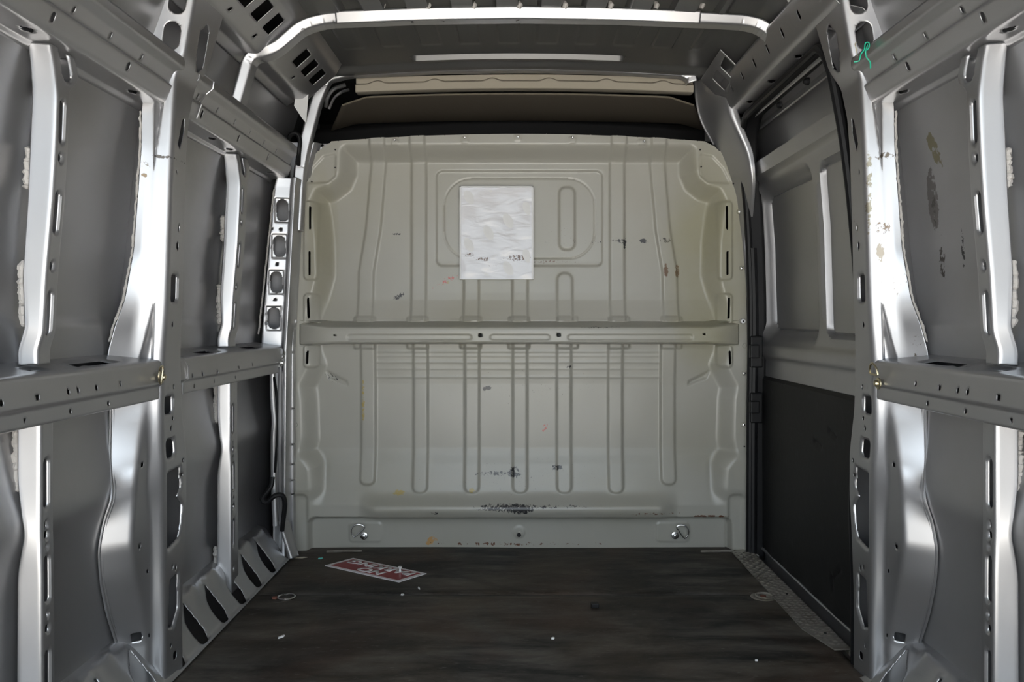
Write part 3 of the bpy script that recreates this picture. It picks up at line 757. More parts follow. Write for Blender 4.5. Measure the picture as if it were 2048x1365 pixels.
# cross beam
cb = thing('cross_beam', None, None); cb.parent = wall_f
us = np.unique(np.r_[np.arange(594, 662, 3.0), np.arange(660, 1424, 2.4), np.arange(1420, 1486, 3.0)])
D0 = 3.195
prof0 = resample(fillet([(3.300, 641), (3.232, 650), (D0 + .002, 655), (D0, 661), (D0, 684), (D0 + .01, 687.5), (3.300, 690)], [0, .004, 3, 2, 2, 2, 0], 5), 1.2)
G = np.zeros((len(us), len(prof0), 3))
for i, u in enumerate(us):
    e = max(0, (658 - u) / 64, (u - 1418) / 66); e = min(e, 1)
    for j, (y, v) in enumerate(prof0):
        yy = y + (3.249 - D0) * e * e * (1 if y < 3.24 else 0)
        vv = v + (-7 * e if v < 660 else 1.5 * e) + (e * 3 if v > 684 else 0)
        if y < D0 + .001 and 662 < v < 684:
            dd = min(sd_seg(np.array(u), np.array(v), a, 675, b, 675, 5.5) for a, b in ((702, 938), (986, 1094), (1141, 1378)))
            yy += .004 * float(ss(.5 - dd / 4))
        x, _, z = at(u, vv, 3.21); G[i, j] = (x, yy, z)
H = []
for (u, v, r) in ((961, 671, .0085), (1117, 670, .0085), (671, 671, .005), (1407, 669, .005)):
    c = at(u, v, 3.21); H.append((0, 2, lambda a, b, c=c, r=r: np.hypot(a - c[0], b - c[2]) - r, G[..., 1] < D0 + .012))
sheet('beam_pressing', G, paint, cb, H, thick=.0016, auto=50)
# bolts in the flange
for (u, v, r) in ((597, 425, .010), (592, 538, .010), (588, 747, .010), (590, 850, .011), (1478, 424, .010), (1483, 537, .010), (1488, 747, .010), (1487, 850, .011), (588, 692, .009), (1489, 692, .009)):
    c = at(u, v, 3.25); lathe('bolt', [(r, .0), (r, .002), (r * .8, .0045), (r * .35, .0045), (r * .3, .007)], paint, wall_f, (c[0], 3.249, c[2]), 'Y-', 16)
for (u, v) in ((597, 425), (592, 538), (588, 747), (590, 850), (1478, 424), (1483, 537), (1488, 747), (1487, 850)):
    c = at(u, v, 3.25); lathe('bolt_centre', [(.0042, 0), (.0042, .006), (.002, .007)], steel, wall_f, (c[0], 3.247, c[2]), 'Y-', 10)
for (u, v) in ((587, 643), (1487, 643)):
    c = at(u, v, 3.22); lathe('bolt', [(.009, -.02), (.009, .003), (.006, .004)], whitep, wall_f, (c[0], 3.226, c[2]), 'Y-', 16)
    lathe('bolt', [(.0036, .0), (.0036, .0055)], black, wall_f, (c[0], 3.226, c[2]), 'Y-', 10)
for (u, v, r) in ((930, 276, .0045), (1036, 275, .005), (1145, 276, .005), (790, 281, .0045), (1288, 283, .0045)):
    c = at(u, v, 3.25); lathe('screw', [(r, .0), (r, .004), (r * .6, .006)], steel, wall_f, (c[0], 3.246, c[2]), 'Y-', 12)
c = at(1038, 1072, 3.28); lathe('grommet', [(.013, -.004), (.013, .0), (.009, .002), (.009, .004)], paint, wall_f, (c[0], 3.295, c[2]), 'Y-', 18)
lathe('grommet', [(.0085, -.004), (.0085, .0055)], black, wall_f, (c[0], 3.295, c[2]), 'Y-', 18)
for (u, v) in ((671, 300), (671, 336), (609, 371), (624, 364), (1400, 300), (1402, 334), (1466, 368), (590, 893), (1488, 893)):
    c = at(u, v, 3.25); lathe('rivet', [(.003, -.002), (.003, .0035)], darkm, wall_f, (c[0], 3.246, c[2]), 'Y-', 8)

# ------------------------------------------------------------------ roof
def roof(y0, y1, amp, name, holes=False):
    xs = np.arange(-.72, .8801, .006); ys = np.linspace(y0, y1, max(12, int((y1 - y0) / (.004 if y1 > 3 else .03))))
    X, Y = np.meshgrid(xs, ys, indexing='ij')
    ph = np.abs(((X / .137 + .25) % 1) - .5) * 2
    Z = 1.905 - .03 * (X / .72) ** 2 - .05 * ss((X - .74) / .12) - amp * ss((ph - .42) / .10) * ss((.66 - np.abs(X)) / .03) * (ss((2.98 - Y) / .06) if y1 > 3 else 1)
    if y1 > 3:
        d = sd_seg(X, Y, -.38, 3.09, .38, 3.09, .010); Z -= .019 * ss(1 - d / .010)
        Z -= .02 * ss((Y - 3.14) / .05)
    return sheet(name, np.stack([X, Y, Z], -1), roofm, ceil)
roof(YR, 2.60, .026, 'roof_panel'); roof(2.60, 3.24, .007, 'roof_panel')
def roof_side(sx, y0, y1):
    prof = resample(fillet([(-.875, 1.72), (-.845, 1.738), (-.802, 1.738), (-.684, 1.842), (-.665, 1.882), (-.66, 1.90)], [0, .006, .012, .016, .01, 0], 5), .0055)
    G = extrude_y(prof, np.arange(y0, y1 + .001, .006)); H = []
    msk = (G[..., 2] > 1.755) & (G[..., 2] < 1.838)
    for yc in np.arange(2.22 - .1 * 18, y1 - .1, .108):
        if abs(yc - 2.60) < .09 or yc < y0 + .05: continue
        H.append((1, 0, lambda a, b, q=yc: sd_box(a, b, q, -.732, .032, .024, .004), msk))
    for yc in np.arange(y0 + .1, y1 - .05, .21):
        H.append((1, 2, lambda a, b, q=yc: sd_box(a, b, q, 1.757, .008, .005, .003)))
    if sx > 0:
        G[..., 0] *= -1; H = [(h[0], h[1], (lambda a, b, f=h[2], ia=h[1]: f(a, -b) if ia == 0 else f(a, b))) + tuple(h[3:]) for h in H]
    sheet('roof_side_rail', G, silver, ceil, H, thick=.0016)
roof_side(-1, YR, 3.12); roof_side(1, YR, 2.08)

def bow(name, path, y, hgt, dep, mat, parent, holes=(), tilt=.012):
    """roof bow: rear face of height hgt hanging below the path, then a floor going forward"""
    P = resample(fillet(path, .034, 10), .006); T = np.gradient(P, axis=0); T /= np.linalg.norm(T, axis=1)[:, None]
    Nn = np.stack([T[:, 1], -T[:, 0]], 1)         # points to the inside of the van (down for +x travel)
    sec = fillet([(-.012, .012), (-.004, 0), (hgt, tilt), (hgt + .004, dep), (hgt - .004, dep + .01)], [0, .003, .006, .004, 0], 4)
    sec = resample(sec, .005)
    G = np.zeros((len(P), len(sec), 3))
    for j, (a, b) in enumerate(sec):
        G[:, j, 0] = P[:, 0] + Nn[:, 0] * a; G[:, j, 2] = P[:, 1] + Nn[:, 1] * a; G[:, j, 1] = y + b
    H = []
    for (x, yy, hx, hy) in holes: H.append((0, 1, lambda a, b, q=(x, yy, hx, hy): sd_box(a, b, *q, min(hx, hy) * .9), (G[..., 1] > y + .012)))
    return sheet(name, G, mat, parent, H, thick=.0016)
YW = 2.55
half = [(-.882, 1.585), (-.838, 1.742), (-.762, 1.757), (-.672, 1.836), (-.595, 1.856), (-.30, 1.868), (0, 1.872)]
pathb = half + [(.30, 1.868), (.60, 1.856), (.705, 1.850), (.755, 1.838), (.792, 1.812), (.815, 1.775), (.83, 1.72)]
bow('roof_bow', pathb, YW, .022, .05, silver, ceil, [(x, YW + .028, .004 if abs(x) > .02 else .006, .004) for x in (-.42, -.33, -.23, -.13, 0, .13, .17, .30, .40, .48)])
# sleeve over the middle of the bow
bow('roof_bow_sleeve', [(-.565, 1.8605), (-.30, 1.871), (0, 1.876), (.30, 1.871), (.565, 1.8605)], YW - .003, .0265, .01, silver, ceil)
# small tabs of bonding foam between bow and roof
for x in np.arange(-.56, .57, .1405):
    if abs(x) < .62:
        P = [(x, YW - .004, 1.874), (x + .004, YW - .006, 1.884), (x, YW, 1.895)]
        tube('foam_bond', P, [.007, .009, .006], sealm, ceil, 7)
# upper side skins between rail and roof rail are part of the wall skins; front frame above the bulkhead
YF = 3.195
fp = [(-.872, 1.26), (-.858, 1.50), (-.838, 1.60), (-.795, 1.765), (-.752, 1.866), (-.66, 1.890), (-.30, 1.908), (0, 1.912), (.30, 1.908), (.640, 1.888), (.680, 1.868), (.688, 1.838)]
bow('front_frame', fp, YF, .030, .035, silver, ceil, tilt=.010)

# ------------------------------------------------------------------ cab headliner and shelf above the bulkhead
hl = thing('cab_headliner', 'cream moulded headliner edge hanging above the bulkhead', 'headliner', at(1045, 180, 3.3))
us = np.linspace(712, 1386, 260)
prof0 = resample(fillet([(3.252, 149), (3.254, 161), (3.238, 165), (3.240, 178), (3.30, 176)], [0, 1.0, 1.0, 2, 0], 4), .8)
G = np.zeros((len(us), len(prof0), 3))
for i, u in enumerate(us):
    sag = 8 * ((u - 1045) / 340) ** 2
    notch = max(float(ss(1 - abs(u - c) / 22)) for c in (755, 869, 984, 1098, 1213, 1326)) * 6
    for j, (y, v) in enumerate(prof0):
        vv = v + sag - (notch if 159 < v < 167 else 0); x, _, z = at(u, vv, 3.25); G[i, j] = (x, y + .0, z)
sheet('rear_edge', G, cream, hl, thick=.004)
xs = np.linspace(-.70, .70, 60); t = np.linspace(0, 1, 40); G = np.zeros((60, 40, 3))
for i, x in enumerate(xs):
    s = x / .70
    G[i, :, 0] = x * (1 + .22 * t); G[i, :, 1] = 3.29 + .49 * t; G[i, :, 2] = 1.815 - .018 * s * s + .012 * t - .10 * max(0, abs(s) - .86) * 2
sheet('roof_lining', G, foam, hl, thick=.006)
sh = thing('overhead_shelf', 'black plastic overhead shelf deep in the cab above the bulkhead', 'shelf', at(1036, 260, 3.8))
xs = np.linspace(-1.0, 1.0, 60); t = np.linspace(0, 1, 14); G = np.zeros((60, 14, 3))
for i, x in enumerate(xs):
    s = x / .9
    G[i, :, 0] = x; G[i, :, 1] = 3.80 + .02 * t; G[i, :, 2] = 1.838 - .045 * s * s - .33 * t
sheet('shelf_front', G, shelfm, sh, thick=.01)
G = np.zeros((60, 6, 3)); G[..., 0] = xs[:, None]; G[..., 1] = np.linspace(3.80, 4.30, 6)[None]; G[..., 2] = 1.50
sheet('shelf_base', G, shelfm, sh, thick=.01)
gh = thing('grab_handle', 'dark grey grab handle in the upper left cab corner', 'handle', at(665, 200, 3.5))
tube('grip', smooth_path([at(652, 214, 3.42), at(655, 195, 3.40), at(668, 178, 3.40), at(690, 170, 3.42)]), .009, skinm, gh, 10)
tube('grip_rail', smooth_path([at(658, 218, 3.44), at(668, 197, 3.43), at(684, 184, 3.43), at(697, 180, 3.46)]), .006, skinm, gh, 8)
tb = tag(mesh_obj('plastic_flap', [at(591, 193, 3.08), at(601, 187, 3.08), at(617, 184, 3.08), at(612, 246, 3.08), at(605, 238, 3.08), at(588, 212, 3.08)] + [tuple(np.array(at(u, v, 3.08)) + (0, .004, 0)) for u, v in ((591, 193), (601, 187), (617, 184), (612, 246), (605, 238), (588, 212))],
      [(0, 1, 2, 3, 4, 5), (11, 10, 9, 8, 7, 6)] + [(i, i + 6, (i + 1) % 6 + 6, (i + 1) % 6) for i in range(6)], whitep, smooth=False), 'pale plastic flap on the upper left front pillar', 'flap')

# ------------------------------------------------------------------ right: front pillar, door header, sliding door
fpr = thing('front_pillar', None, None); fpr.parent = wall_r
zs = np.arange(.0, 1.88, .008); rows = []
ZK = [0, .9, 1.40, 1.55, 1.62, 1.70, 1.78, 1.88]
xin = np.interp(zs, ZK, [.900, .898, .855, .800, .760, .715, .698, .695]); xou = np.interp(zs, ZK, [.930, .935, .905, .89, .86, .83, .82, .80])
xin, xou = smooth1(xin, 4), smooth1(xou, 4)
G = np.zeros((len(zs), 24, 3)); tt = np.linspace(0, 1, 24)
for i, z in enumerate(zs):
    G[i, :, 0] = xin[i] + (xou[i] - xin[i]) * tt; G[i, :, 1] = 3.262 - .12 * ss(tt * 1.2) * ss((z - 1.20) / .3) - .02 * ss(tt * 2); G[i, :, 2] = z
sheet('pillar_panel', G, silver, fpr, [(0, 2, lambda a, b, c=at(1434, 293, 3.23): np.abs(a - c[0]) + np.abs(b - c[2]) - .008)], thick=.0016)
box('pillar_backing', (.74, 3.27, 1.62), (.93, 3.28, 1.9), darkm, fpr)
# slotted corner bracket at the front end of the header
br = [at(1425, 110, 2.95), at(1453, 108, 2.95), at(1482, 150, 2.95), at(1440, 186, 3.05), at(1395, 180, 3.12)]
g0 = np.array(br[0]); g1 = np.array(br[4]); g2 = np.array(br[2]); 
G = np.zeros((50, 50, 3)); a_, b_ = np.meshgrid(np.linspace(0, 1, 50), np.linspace(0, 1, 50), indexing='ij')
A0, A1, B0, B1 = np.array((.715, 2.92, 1.870)), np.array((.785, 2.92, 1.80)), np.array((.70, 3.17, 1.835)), np.array((.80, 3.17, 1.735))
G[:] = (A0 * ((1 - a_) * (1 - b_))[..., None] + A1 * (a_ * (1 - b_))[..., None] + B0 * ((1 - a_) * b_)[..., None] + B1 * (a_ * b_)[..., None])
sheet('corner_bracket', G, silver, fpr, [(1, 0, lambda a, b: sd_box(a, b, 2.965, .757, .035, .024, .006)), (1, 0, lambda a, b: sd_box(a, b, 3.065, .752, .035, .024, .006))], thick=.0025)

# header over the door
prof = resample(fillet([(.80, 1.830), (.772, 1.822), (.768, 1.812), (.800, 1.722), (.808, 1.712), (.870, 1.700), (.885, 1.67)], [0, .004, .004, .008, .004, .006, 0], 4), .005)
G = extrude_y(prof, np.arange(2.08, 3.17, .006)); face = G[..., 2] > 1.718; H = []
for y in np.arange(2.16, 3.1, .145):
    H.append((1, 2, lambda a, b, q=y: sd_seg(a, b, q, 1.757, q + .004, 1.775, .0065), face))
for y in np.arange(2.22, 3.1, .26):
    H.append((1, 0, lambda a, b, q=y: np.abs(a - q) * .5 + np.abs(b - .842) - .012, G[..., 2] < 1.714))
sheet('door_header', G, silver, wall_r, H, thick=.0016)
for y in (2.33, 2.62):
    box('clip', (.765, y, 1.818), (.78, y + .022, 1.838), whitep, wall_r, .003)

door = thing('door_1', 'silver sliding side door with black lower trim, closed', 'door', (.95, 2.7, 0), kind='structure')
ys = np.arange(2.14, 3.36, .007); zs = np.arange(-.14, 1.72, .007)
Y, Z = np.meshgrid(ys, zs, indexing='ij')
base = np.interp(Z, [-.14, .0, .7, .86, 1.2, 1.42, 1.55, 1.70], [.965, .963, .962, .965, .955, .938, .915, .885])
h = np.zeros_like(Y)                                   # outward recess
wL = sd_box(Y, Z, 2.938, 1.131, .258, .270, .05); wR = sd_box(Y, Z, 2.30, 1.131, .277, .272, .04)
h += .036 * ss(.5 - (wL - .012) / .05) + .014 * ss(.5 - wR / .010)
h += .010 * ss(1 - np.abs(np.minimum(wL + .014, wR + .008)) / .005)
cell = sd_box(Y, Z, 2.80, 1.605, .57, .083, .02); h += .055 * ss(.5 - cell / .015)
fold = ss((Y - 3.15) / .13); h -= .03 * fold * ss((Z - .75) / .1) * ss((1.46 - Z) / .06)
h += .022 * ss((.862 - Z) / .02) * ss((Z - .80) / .02) * 0
h -= .014 * ss((Z - .76) / .02) * ss((.83 - Z) / .02)       # fold under the windows
h -= .018 * ss((Z - 1.445) / .02) * ss((1.525 - Z) / .012)
h -= .006 * ss(1 - np.abs(Y - 2.600) / .012) * ss((1.36 - Z) / .03) * ss((Z - .90) / .03)
G = np.stack([base + h, Y, Z], -1); H = []
dl = np.minimum(wL, wR)
for (y, z) in ((2.64, 1.18), (2.64, .99)): H.append((1, 2, lambda a, b, q=(y, z): sd_box(a, b, q[0], q[1], .006, .012, .004)))
sheet('door_inner_panel', G, silver, door, H)
for (u, v) in ((1565, 210), (1620, 163)):
    p = at(u, v, ydep(u, .90)); lathe('bump_stop', [(.004, 0), (.012, .004), (.012, .012), (.006, .02)], black, door, p, 'X-', 12)
# long trim bars across the upper cell
for (za, xa, r) in ((1.686, .893, .006), (1.645, .925, .005)):
    tube('cell_rail', [(xa, 2.25, za), (xa, 3.15, za)], r, silver, door, 8)
for y in (2.45, 2.56, 2.72, 2.84, 3.0, 3.08):
    lathe('screw', [(.004, 0), (.004, .003), (.002, .0045)], steel, door, (.888, y, 1.682), 'X-', 10)
# black lower trim
ys = np.arange(2.20, 3.246, .008); zs = np.arange(.012, .6961, .008); Y, Z = np.meshgrid(ys, zs, indexing='ij')
d = sd_box(Y, Z, (2.20 + 3.245) / 2, .354, .5225, .342, .03)
hh = .012 * ss(-d / .012) + .0012 * np.sin(Y * 11) * np.sin(Z * 9 + 1) + .002 * np.sin(Y * 31 + Z * 8) * ss(1 - Z / .12)
for (yc, zc, ang, L) in ((2.46, .16, -.6, .03), (2.62, .52, .2, .03), (2.50, .57, .25, .03), (2.5, .12, 1.3, .02)):
    hh -= .006 * ss(1 - np.abs(sd_seg(Y, Z, yc - L * math.cos(ang), zc - L * math.sin(ang), yc + L * math.cos(ang), zc + L * math.sin(ang), .001)) / .008)
tp = sheet('lower_trim', np.stack([.962 - hh, Y, Z], -1), trimm, door, [(1, 2, lambda a, b: -sd_box(a, b, (2.20 + 3.245) / 2, .354, .5225, .342, .03))])
tp['label'] = 'black lower trim panel of the sliding door'
tube('trim_edge', [(.951, 2.24, .024), (.951, 2.6, .022), (.951, 3.22, .024), (.951, 3.238, .05), (.951, 3.238, .66)], .006, skinm, door, 8)
for (v0, v1) in ((672, 735), (785, 845)):
    a, b = at(1497, v1, 3.22), at(1522, v0, 3.22); box('latch_block', (a[0], 3.19, a[2]), (b[0], 3.23, b[2]), black, door, .006)
    a, b = at(1500, v1 - 18, 3.18), at(1518, v0 + 18, 3.18); box('latch_block', (a[0], 3.17, a[2]), (b[0], 3.20, b[2]), black, door, .004)
# step well below the door
box('step_well', (.905, 2.14, -.16), (1.03, 3.30, -.15), skinm, door)
for v in (1112, 1124):
    c = at(1514, v, 3.20); lathe('bolt', [(.009, 0), (.009, .004), (.005, .008)], steel, door, c, 'Y-', 12)

# rubber seal around the opening
sealp = [(.900, 3.215, -.02), (.902, 3.215, .5), (.905, 3.212, .95), (.890, 3.205, 1.30), (.868, 3.19, 1.50), (.858, 3.165, 1.60), (.852, 3.10, 1.665), (.850, 3.0, 1.678), (.850, 2.6, 1.682), (.848, 2.40, 1.682), (.840, 2.30, 1.668), (.843, 2.235, 1.60),
         (.856, 2.215, 1.50), (.874, 2.20, 1.35), (.893, 2.193, 1.15), (.912, 2.193, .90), (.912, 2.195, .75), (.906, 2.215, .55), (.900, 2.215, .40), (.895, 2.19, .2), (.893, 2.185, -.03)]
tr = thing('trim_1', 'black rubber seal around the sliding door opening', 'seal', (.9, 2.7, 0), kind='structure')
P = smooth_path(sealp, .02)
tube('seal_bulb', P, .0135, black, tr, 10)
tube('seal_lip', P[:60] + np.array((.012, .0, 0)), .017, black, tr, 10)
G = np.zeros((len(P), 6, 3))
for j, q in enumerate(np.linspace(0, 1, 6)): G[:, j] = P + np.array((.06 * q, .0, 0))
sheet('seal_flange', G, black, tr, thick=.004)

# ------------------------------------------------------------------ tread plate on the right edge
tpl = thing('tread_plate', 'worn aluminium tread plate along the sliding door sill', 'tread plate', (.87, 2.75, .0))
O = [(.833, 3.225), (.900, 3.262), (.914, 3.262), (.916, 2.272), (.868, 2.268), (.832, 2.42)]
zt = .010
V = [(x, y, zt) for x, y in O] + [(x, y, zt - .004) for x, y in O]; n = len(O)
mesh_obj('plate', V, [tuple(range(n))[::-1], tuple(range(n, 2 * n))] + [(i, (i + 1) % n, (i + 1) % n + n, i + n) for i in range(n)], platem, tpl, smooth=False)
box('plate_lip', (.912, 2.272, -.012), (.9165, 3.255, zt), platem, tpl, .001)
V, Fc = [], []
k = 0
for i, y in enumerate(np.arange(2.30, 3.22, .021)):
    for j, x in enumerate(np.arange(.842, .912, .0165)):
        if x - .006 < np.interp(y, [2.27, 2.42], [.866, .833]): continue
        ang = .5 if (i + j) % 2 else -.5
        c, s = math.cos(ang), math.sin(ang); b0 = len(V)
        for (p, q, z) in ((-.0100, 0, 0), (0, -.0036, 0), (.0100, 0, 0), (0, .0036, 0), (0, 0, .0034)):
            V.append((x + c * p - s * q, y + s * p + c * q, zt + z))
        Fc += [(b0, b0 + 1, b0 + 4), (b0 + 1, b0 + 2, b0 + 4), (b0 + 2, b0 + 3, b0 + 4), (b0 + 3, b0, b0 + 4)]
tag(mesh_obj('tread_bars', V, Fc, barm, tpl, smooth=False), kind='stuff')
for y in (2.38, 2.72, 3.14):
    lathe('screw', [(.004, 0), (.004, .0025), (.002, .003)], darkm, tpl, (.885, y, zt), 'Z', 10)

# ------------------------------------------------------------------ tie-down rings
def dring(name, label, centre, facing, ang, parts, group, R=.029, r=.0027):
    """D ring on a lug: facing 'Y-' (bulkhead) or 'X+'/'X-' (wall)"""
    t = thing(name, label, 'tie-down ring', centre, group)
    c, s = math.cos(ang), math.sin(ang)
    def loc(a, b, h):
        a, b = c * a - s * b, s * a + c * b
        d = {'Y-': (a, -h, b), 'X+': (h, a, b), 'X-': (-h, a, b), 'Z': (a, b, h)}[facing]
        return tuple(np.array(centre) + d)
    P = [loc(R * math.cos(q), .012 + R * 1.15 * math.sin(q), .012 + .004 * math.sin(q)) for q in np.linspace(0, math.pi, 20)] + [loc(q, .010, .012) for q in np.linspace(-R, R, 7)[1:-1]]
    tube('ring', P, r, parts, t, 8, closed=True)
    lathe('lug', [(.0145, 0), (.0145, .003), (.011, .0045), (.009, .0045)], parts, t, loc(0, -.012, .0), facing if facing != 'Z' else 'Z', 18)
    lathe('bolt_head', [(.008, .004), (.008, .008), (.0062, .011), (.003, .012)], parts, t, loc(0, -.012, 0), facing if facing != 'Z' else 'Z', 16)
    return t
dring('tie_down_ring', 'zinc tie-down ring at the lower left foot of the bulkhead', at(724, 1068, 3.285), 'Y-', .75, steel, 'bulkhead tie-down rings')
dring('tie_down_ring', 'zinc tie-down ring at the lower right foot of the bulkhead', at(1355, 1068, 3.285), 'Y-', -.95, steel, 'bulkhead tie-down rings')
dring('tie_down_ring', 'brassy tie-down ring at the front end of the near left belt rail', (-.882, 2.03, .775), 'X+', 1.3, steel_y, 'belt rail tie-down rings', .022)
dring('tie_down_ring', 'brassy tie-down ring at the front end of the near right belt rail', (.882, 2.02, .770), 'X-', 0, steel_y, 'belt rail tie-down rings', .022)
dring('tie_down_ring', 'small tie-down ring at the front end of the far left belt rail', (-.882, 3.07, .765), 'X+', .3, steel, 'belt rail tie-down rings', .017)
for (u, v, lab) in ((562, 1200, 'steel tie-down ring lying flat in the left of the floor'), (1526, 1197, 'rusty recessed tie-down cup in the floor beside the tread plate')):
    p = onfloor(u, v); t = thing('floor_tie_down', lab, 'tie-down ring', p, 'floor tie-downs')
    lathe('cup', [(.040, .001), (.040, .0045), (.034, .006), (.026, .0045), (.010, .0042)], platem if u > 1000 else floorm, t, p, 'Z', 28)
    P = [(p[0] + (.018 if u < 1000 else .004) + .027 * math.cos(q), p[1] + .027 * math.sin(q), .0085) for q in np.linspace(0, 2 * math.pi, 28, endpoint=False)]
    tube('ring', P, .0034, steel if u < 1000 else platem, t, 8, closed=True)
    lathe('bolt_head', [(.011, .004), (.010, .009), (.004, .010)], material('rust', (.16, .06, .04), .8), t, (p[0] - (.02 if u < 1000 else 0), p[1], 0), 'Z', 6)

# ------------------------------------------------------------------ white board on the bulkhead
a, b = at(919, 559, 3.285), at(1067, 372, 3.285)
wb = thing('document_board', 'glossy white plastic board with rubbed brown marks fixed on the bulkhead', 'board', ((a[0] + b[0]) / 2, 3.285, a[2]))
xs = np.linspace(a[0], b[0], 60); zs = np.linspace(a[2], b[2], 70); X, Z = np.meshgrid(xs, zs, indexing='ij')
dd = -sd_box(X, Z, (a[0] + b[0]) / 2, (a[2] + b[2]) / 2, (b[0] - a[0]) / 2, (b[2] - a[2]) / 2, 0)
Yg = 3.292 + .0015 * np.sin(X * 40) * np.sin(Z * 33 + X * 20) * ss(dd / .02)
sheet('front_film', np.stack([X, Yg, Z], -1), white, wb)
box('backing', (a[0], 3.293, a[2]), (b[0], 3.310, b[2]), whitep, wb, .001)
for lo, hi in (((a[0], 3.2885, a[2]), (a[0] + .006, 3.293, b[2])), ((b[0] - .006, 3.2885, a[2]), (b[0], 3.293, b[2])), ((a[0], 3.2885, b[2] - .006), (b[0], 3.293, b[2]))):
    box('border', lo, hi, whitep, wb, .0008)

# ------------------------------------------------------------------ sign on the floor
c0, c1, c2, c3 = (np.array(onfloor(u, v, .004)) for u, v in ((650, 1132), (706, 1118), (853, 1148), (798, 1166)))
cen = (c0 + c1 + c2 + c3) / 4
ns = thing('parking_sign', 'red and white NO PARKING sign lying upside down on the floor', 'sign', tuple(cen))
ex = (c1 - c2 + c0 - c3) / 2; ey = (c0 - c1 + c3 - c2) / 2          # reading direction, up direction (towards the viewer)
def sp(u, v, z=.004): q = cen + ex * u + ey * v; return (q[0], q[1], z)
def slab(name, u0, u1, v0, v1, z0, z1, mat):
    V = [sp(u0, v0, z0), sp(u1, v0, z0), sp(u1, v1, z0), sp(u0, v1, z0), sp(u0, v0, z1), sp(u1, v0, z1), sp(u1, v1, z1), sp(u0, v1, z1)]
    return mesh_obj(name, V, [(0, 3, 2, 1), (4, 5, 6, 7), (0, 1, 5, 4), (1, 2, 6, 5), (2, 3, 7, 6), (3, 0, 4, 7)], mat, ns, smooth=False)
slab('board', -.5, .5, -.5, .5, .003, .006, signw); slab('red_field', -.455, .455, -.40, .40, .0055, .0066, redm)
def word(txt, u0, u1, v0, v1):
    cu = bpy.data.curves.new('word', 'FONT'); cu.body = txt; cu.offset = .04; cu.resolution_u = 4
    tmp = bpy.data.objects.new('word', cu); col.objects.link(tmp)
    dg = bpy.context.evaluated_depsgraph_get(); me = bpy.data.meshes.new_from_object(tmp.evaluated_get(dg))
    bpy.data.objects.remove(tmp)
    P = np.array([v.co[:] for v in me.vertices]); lo, hi = P.min(0), P.max(0)
    for i, v in enumerate(me.vertices):
        q = (P[i] - lo) / np.maximum(hi - lo, 1e-9); v.co = sp(u0 + (u1 - u0) * q[0], v0 + (v1 - v0) * q[1], .0072)
    me.name = 'lettering'; me.materials.clear(); me.materials.append(signw)
    o = bpy.data.objects.new('lettering', me); col.objects.link(o); setp(o, ns)
    m = o.modifiers.new('thickness', 'SOLIDIFY'); m.thickness = .0006
word('NO', -.02 - .16, .16 - .02, .03, .38); word('PARKING', -.42, .42, -.37, -.03)

# ------------------------------------------------------------------ loose small things
p = onfloor(1190, 1217); o = box('foam_block', (p[0] - .012, p[1] - .010, .003), (p[0] + .012, p[1] + .010, .016), black, None, .002); tag(o, 'small black block lying in the middle of the floor', 'block')
def chip(name, u, v, lab, cat, mat, a=.010, b=.004, ang=0.4, h=.004, group=None):
    p = onfloor(u, v); pts = [(a, .2 * b), (.5 * a, b), (-.8 * a, .7 * b), (-a, -.5 * b), (.3 * a, -b)]; c, s = math.cos(ang), math.sin(ang)
    R = [(p[0] + c * x - s * y, p[1] + s * x + c * y) for x, y in pts]; n = len(R)
    V = [(x, y, .0035) for x, y in R] + [(p[0] + (x - p[0]) * .8, p[1] + (y - p[1]) * .8, .0035 + h) for x, y in R]
    o = mesh_obj(name, V, [tuple(range(n))[::-1], tuple(range(n, 2 * n))] + [(i, (i + 1) % n, (i + 1) % n + n, i + n) for i in range(n)], mat, None, smooth=False)
    return tag(o, lab, cat, group)
chip('plastic_chip', 563, 1278, 'white plastic sliver on the left front part of the floor', 'chip', whitep, .014, .005, 1.0, group='litter on the floor')
chip('plastic_chip', 838, 1180, 'thin white sliver on the floor right below the sign', 'chip', whitep, .012, .003, 1.9, group='litter on the floor')
chip('plastic_chip', 805, 1193, 'pale crumb on the floor seam below the sign', 'chip', whitep, .006, .005, 0, group='litter on the floor')
chip('paper_scrap', 602, 1118, 'cream paper scrap in the left floor corner by the bulkhead', 'scrap', cream, .026, .010, .1, .002, group='litter on the floor')
chip('plastic_chip', 641, 1120, 'small green chip on the floor near the left bulkhead corner', 'chip', greenp, .010, .008, .3, group='litter on the floor')
chip('plastic_chip', 1106, 1281, 'white crumb at the front centre of the floor', 'chip', whitep, .006, .005, .3, group='litter on the floor')
chip('plastic_chip', 1513, 1325, 'pale crumb on the floor near the front end of the tread plate', 'chip', whitep, .005, .004, .3, group='litter on the floor')
p = onfloor(800, 1148); o = lathe('push_pin', [(.004, .006), (.004, .016), (.007, .018), (.007, .024)], whitep, None, (p[0], p[1], .002), 'Z', 10); tag(o, 'white push pin standing on the edge of the sign', 'pin')
o = tube('steel_foil_strip', [(bX(655), 3.235, .006), (bX(700), 3.235, .009), (bX(725), 3.235, .008)], .005, platem, None, 6); tag(o, 'pale foil strip at the bulkhead foot, left', 'strip', 'foil strips')
o = tube('steel_foil_strip', [(bX(1400), 3.235, .006), (bX(1450), 3.235, .009), (bX(1465), 3.235, .008)], .005, platem, None, 6); tag(o, 'pale foil strip at the bulkhead foot, right', 'strip', 'foil strips')

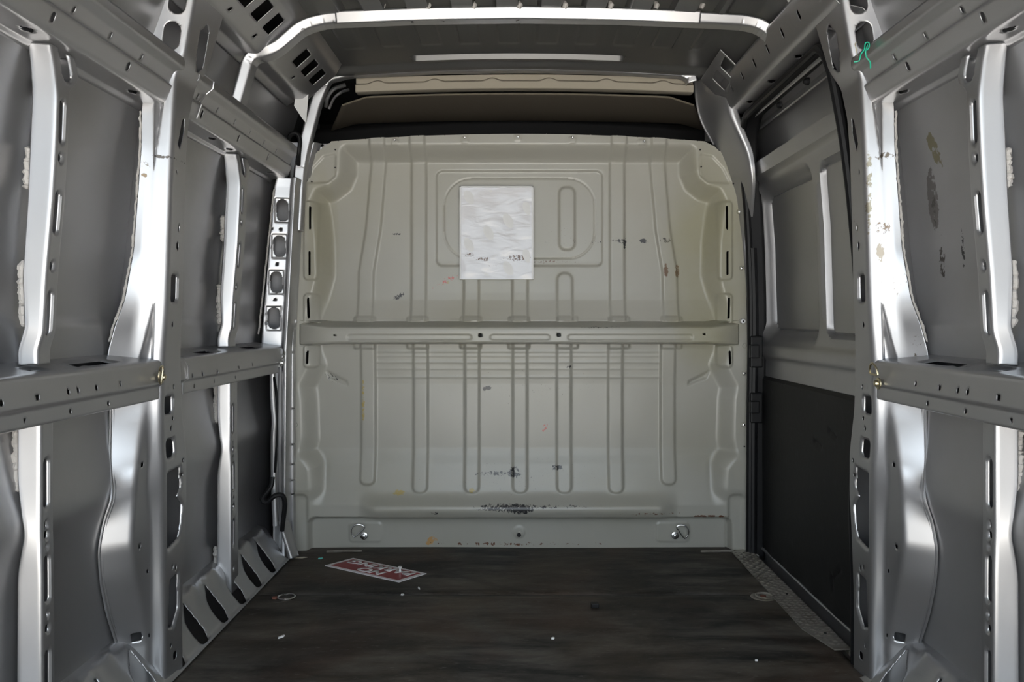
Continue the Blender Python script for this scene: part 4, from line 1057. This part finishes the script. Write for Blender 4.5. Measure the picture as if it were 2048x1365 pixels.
gw = thing('green_wire', 'green wire twisted through the upper right pillar hole', 'wire', at(1720, 110, 1.955))
tube('strand', smooth_path([at(1708, 124, 1.96), at(1718, 122, 1.955), at(1722, 108, 1.955), at(1728, 100, 1.955), at(1731, 86, 1.955), at(1738, 86, 1.955), at(1738, 95, 1.955), at(1733, 101, 1.955)], .004), .0016, green, gw, 6)
tube('strand', smooth_path([at(1735, 90, 1.955), at(1731, 103, 1.95), at(1733, 115, 1.955), at(1740, 124, 1.955), at(1741, 137, 1.955)], .004), .0016, green, gw, 6)
tube('strand', smooth_path([at(1714, 84, 1.96), at(1710, 88, 1.96), at(1713, 100, 1.96), at(1715, 112, 1.96)], .004), .0011, steel_y, gw, 6)

o = tube('cable', smooth_path([at(578, 312, 3.14), at(576, 285, 3.13), at(582, 269, 3.12), at(594, 268, 3.12), at(600, 282, 3.12), at(598, 306, 3.12), at(597, 330, 3.15)]), .0085, black, None, 10)
tag(o, 'black cable looped out above the left roof rail end', 'cable', 'black cables')
o = tube('cable', smooth_path([at(545, 955, 3.10), at(541, 975, 3.09), at(524, 998, 3.06), at(533, 1005, 3.06), at(550, 992, 3.06), at(565, 992, 3.07), at(570, 1010, 3.08), at(566, 1045, 3.10), at(564, 1062, 3.11)]), .009, black, None, 10)
tag(o, 'black cable looping out at the foot of the left front pillar', 'cable', 'black cables')
o = tube('cable', smooth_path([at(548, 755, 3.115), at(553, 790, 3.08), at(556, 850, 3.08), at(553, 900, 3.08), at(550, 945, 3.105)]), .005, black, None, 8)
tag(o, 'thin black cable hanging beside the left front pillar', 'cable', 'black cables')
# cable cover
cc = thing('cable_cover', 'grey folded metal cable cover in the lower left bulkhead corner', 'cover', at(585, 1115, 3.12))
G = np.zeros((20, 12, 3)); t = np.linspace(0, 1, 20)
for i, q in enumerate(t):
    l, r = np.array(at(557 + 20 * q, 1043 + 75 * q, 3.13 - .04 * q)), np.array(at(578 + 20 * q, 1040 + 72 * q, 3.16 - .06 * q))
    for j, s in enumerate(np.linspace(0, 1, 12)):
        G[i, j] = l + (r - l) * s; G[i, j, 1] -= .022 * math.sin(math.pi * min(1, s * 1.2)) ** .6 if s * 1.2 < 1 else 0
sheet('cover_channel', G, silver, cc, thick=.002)
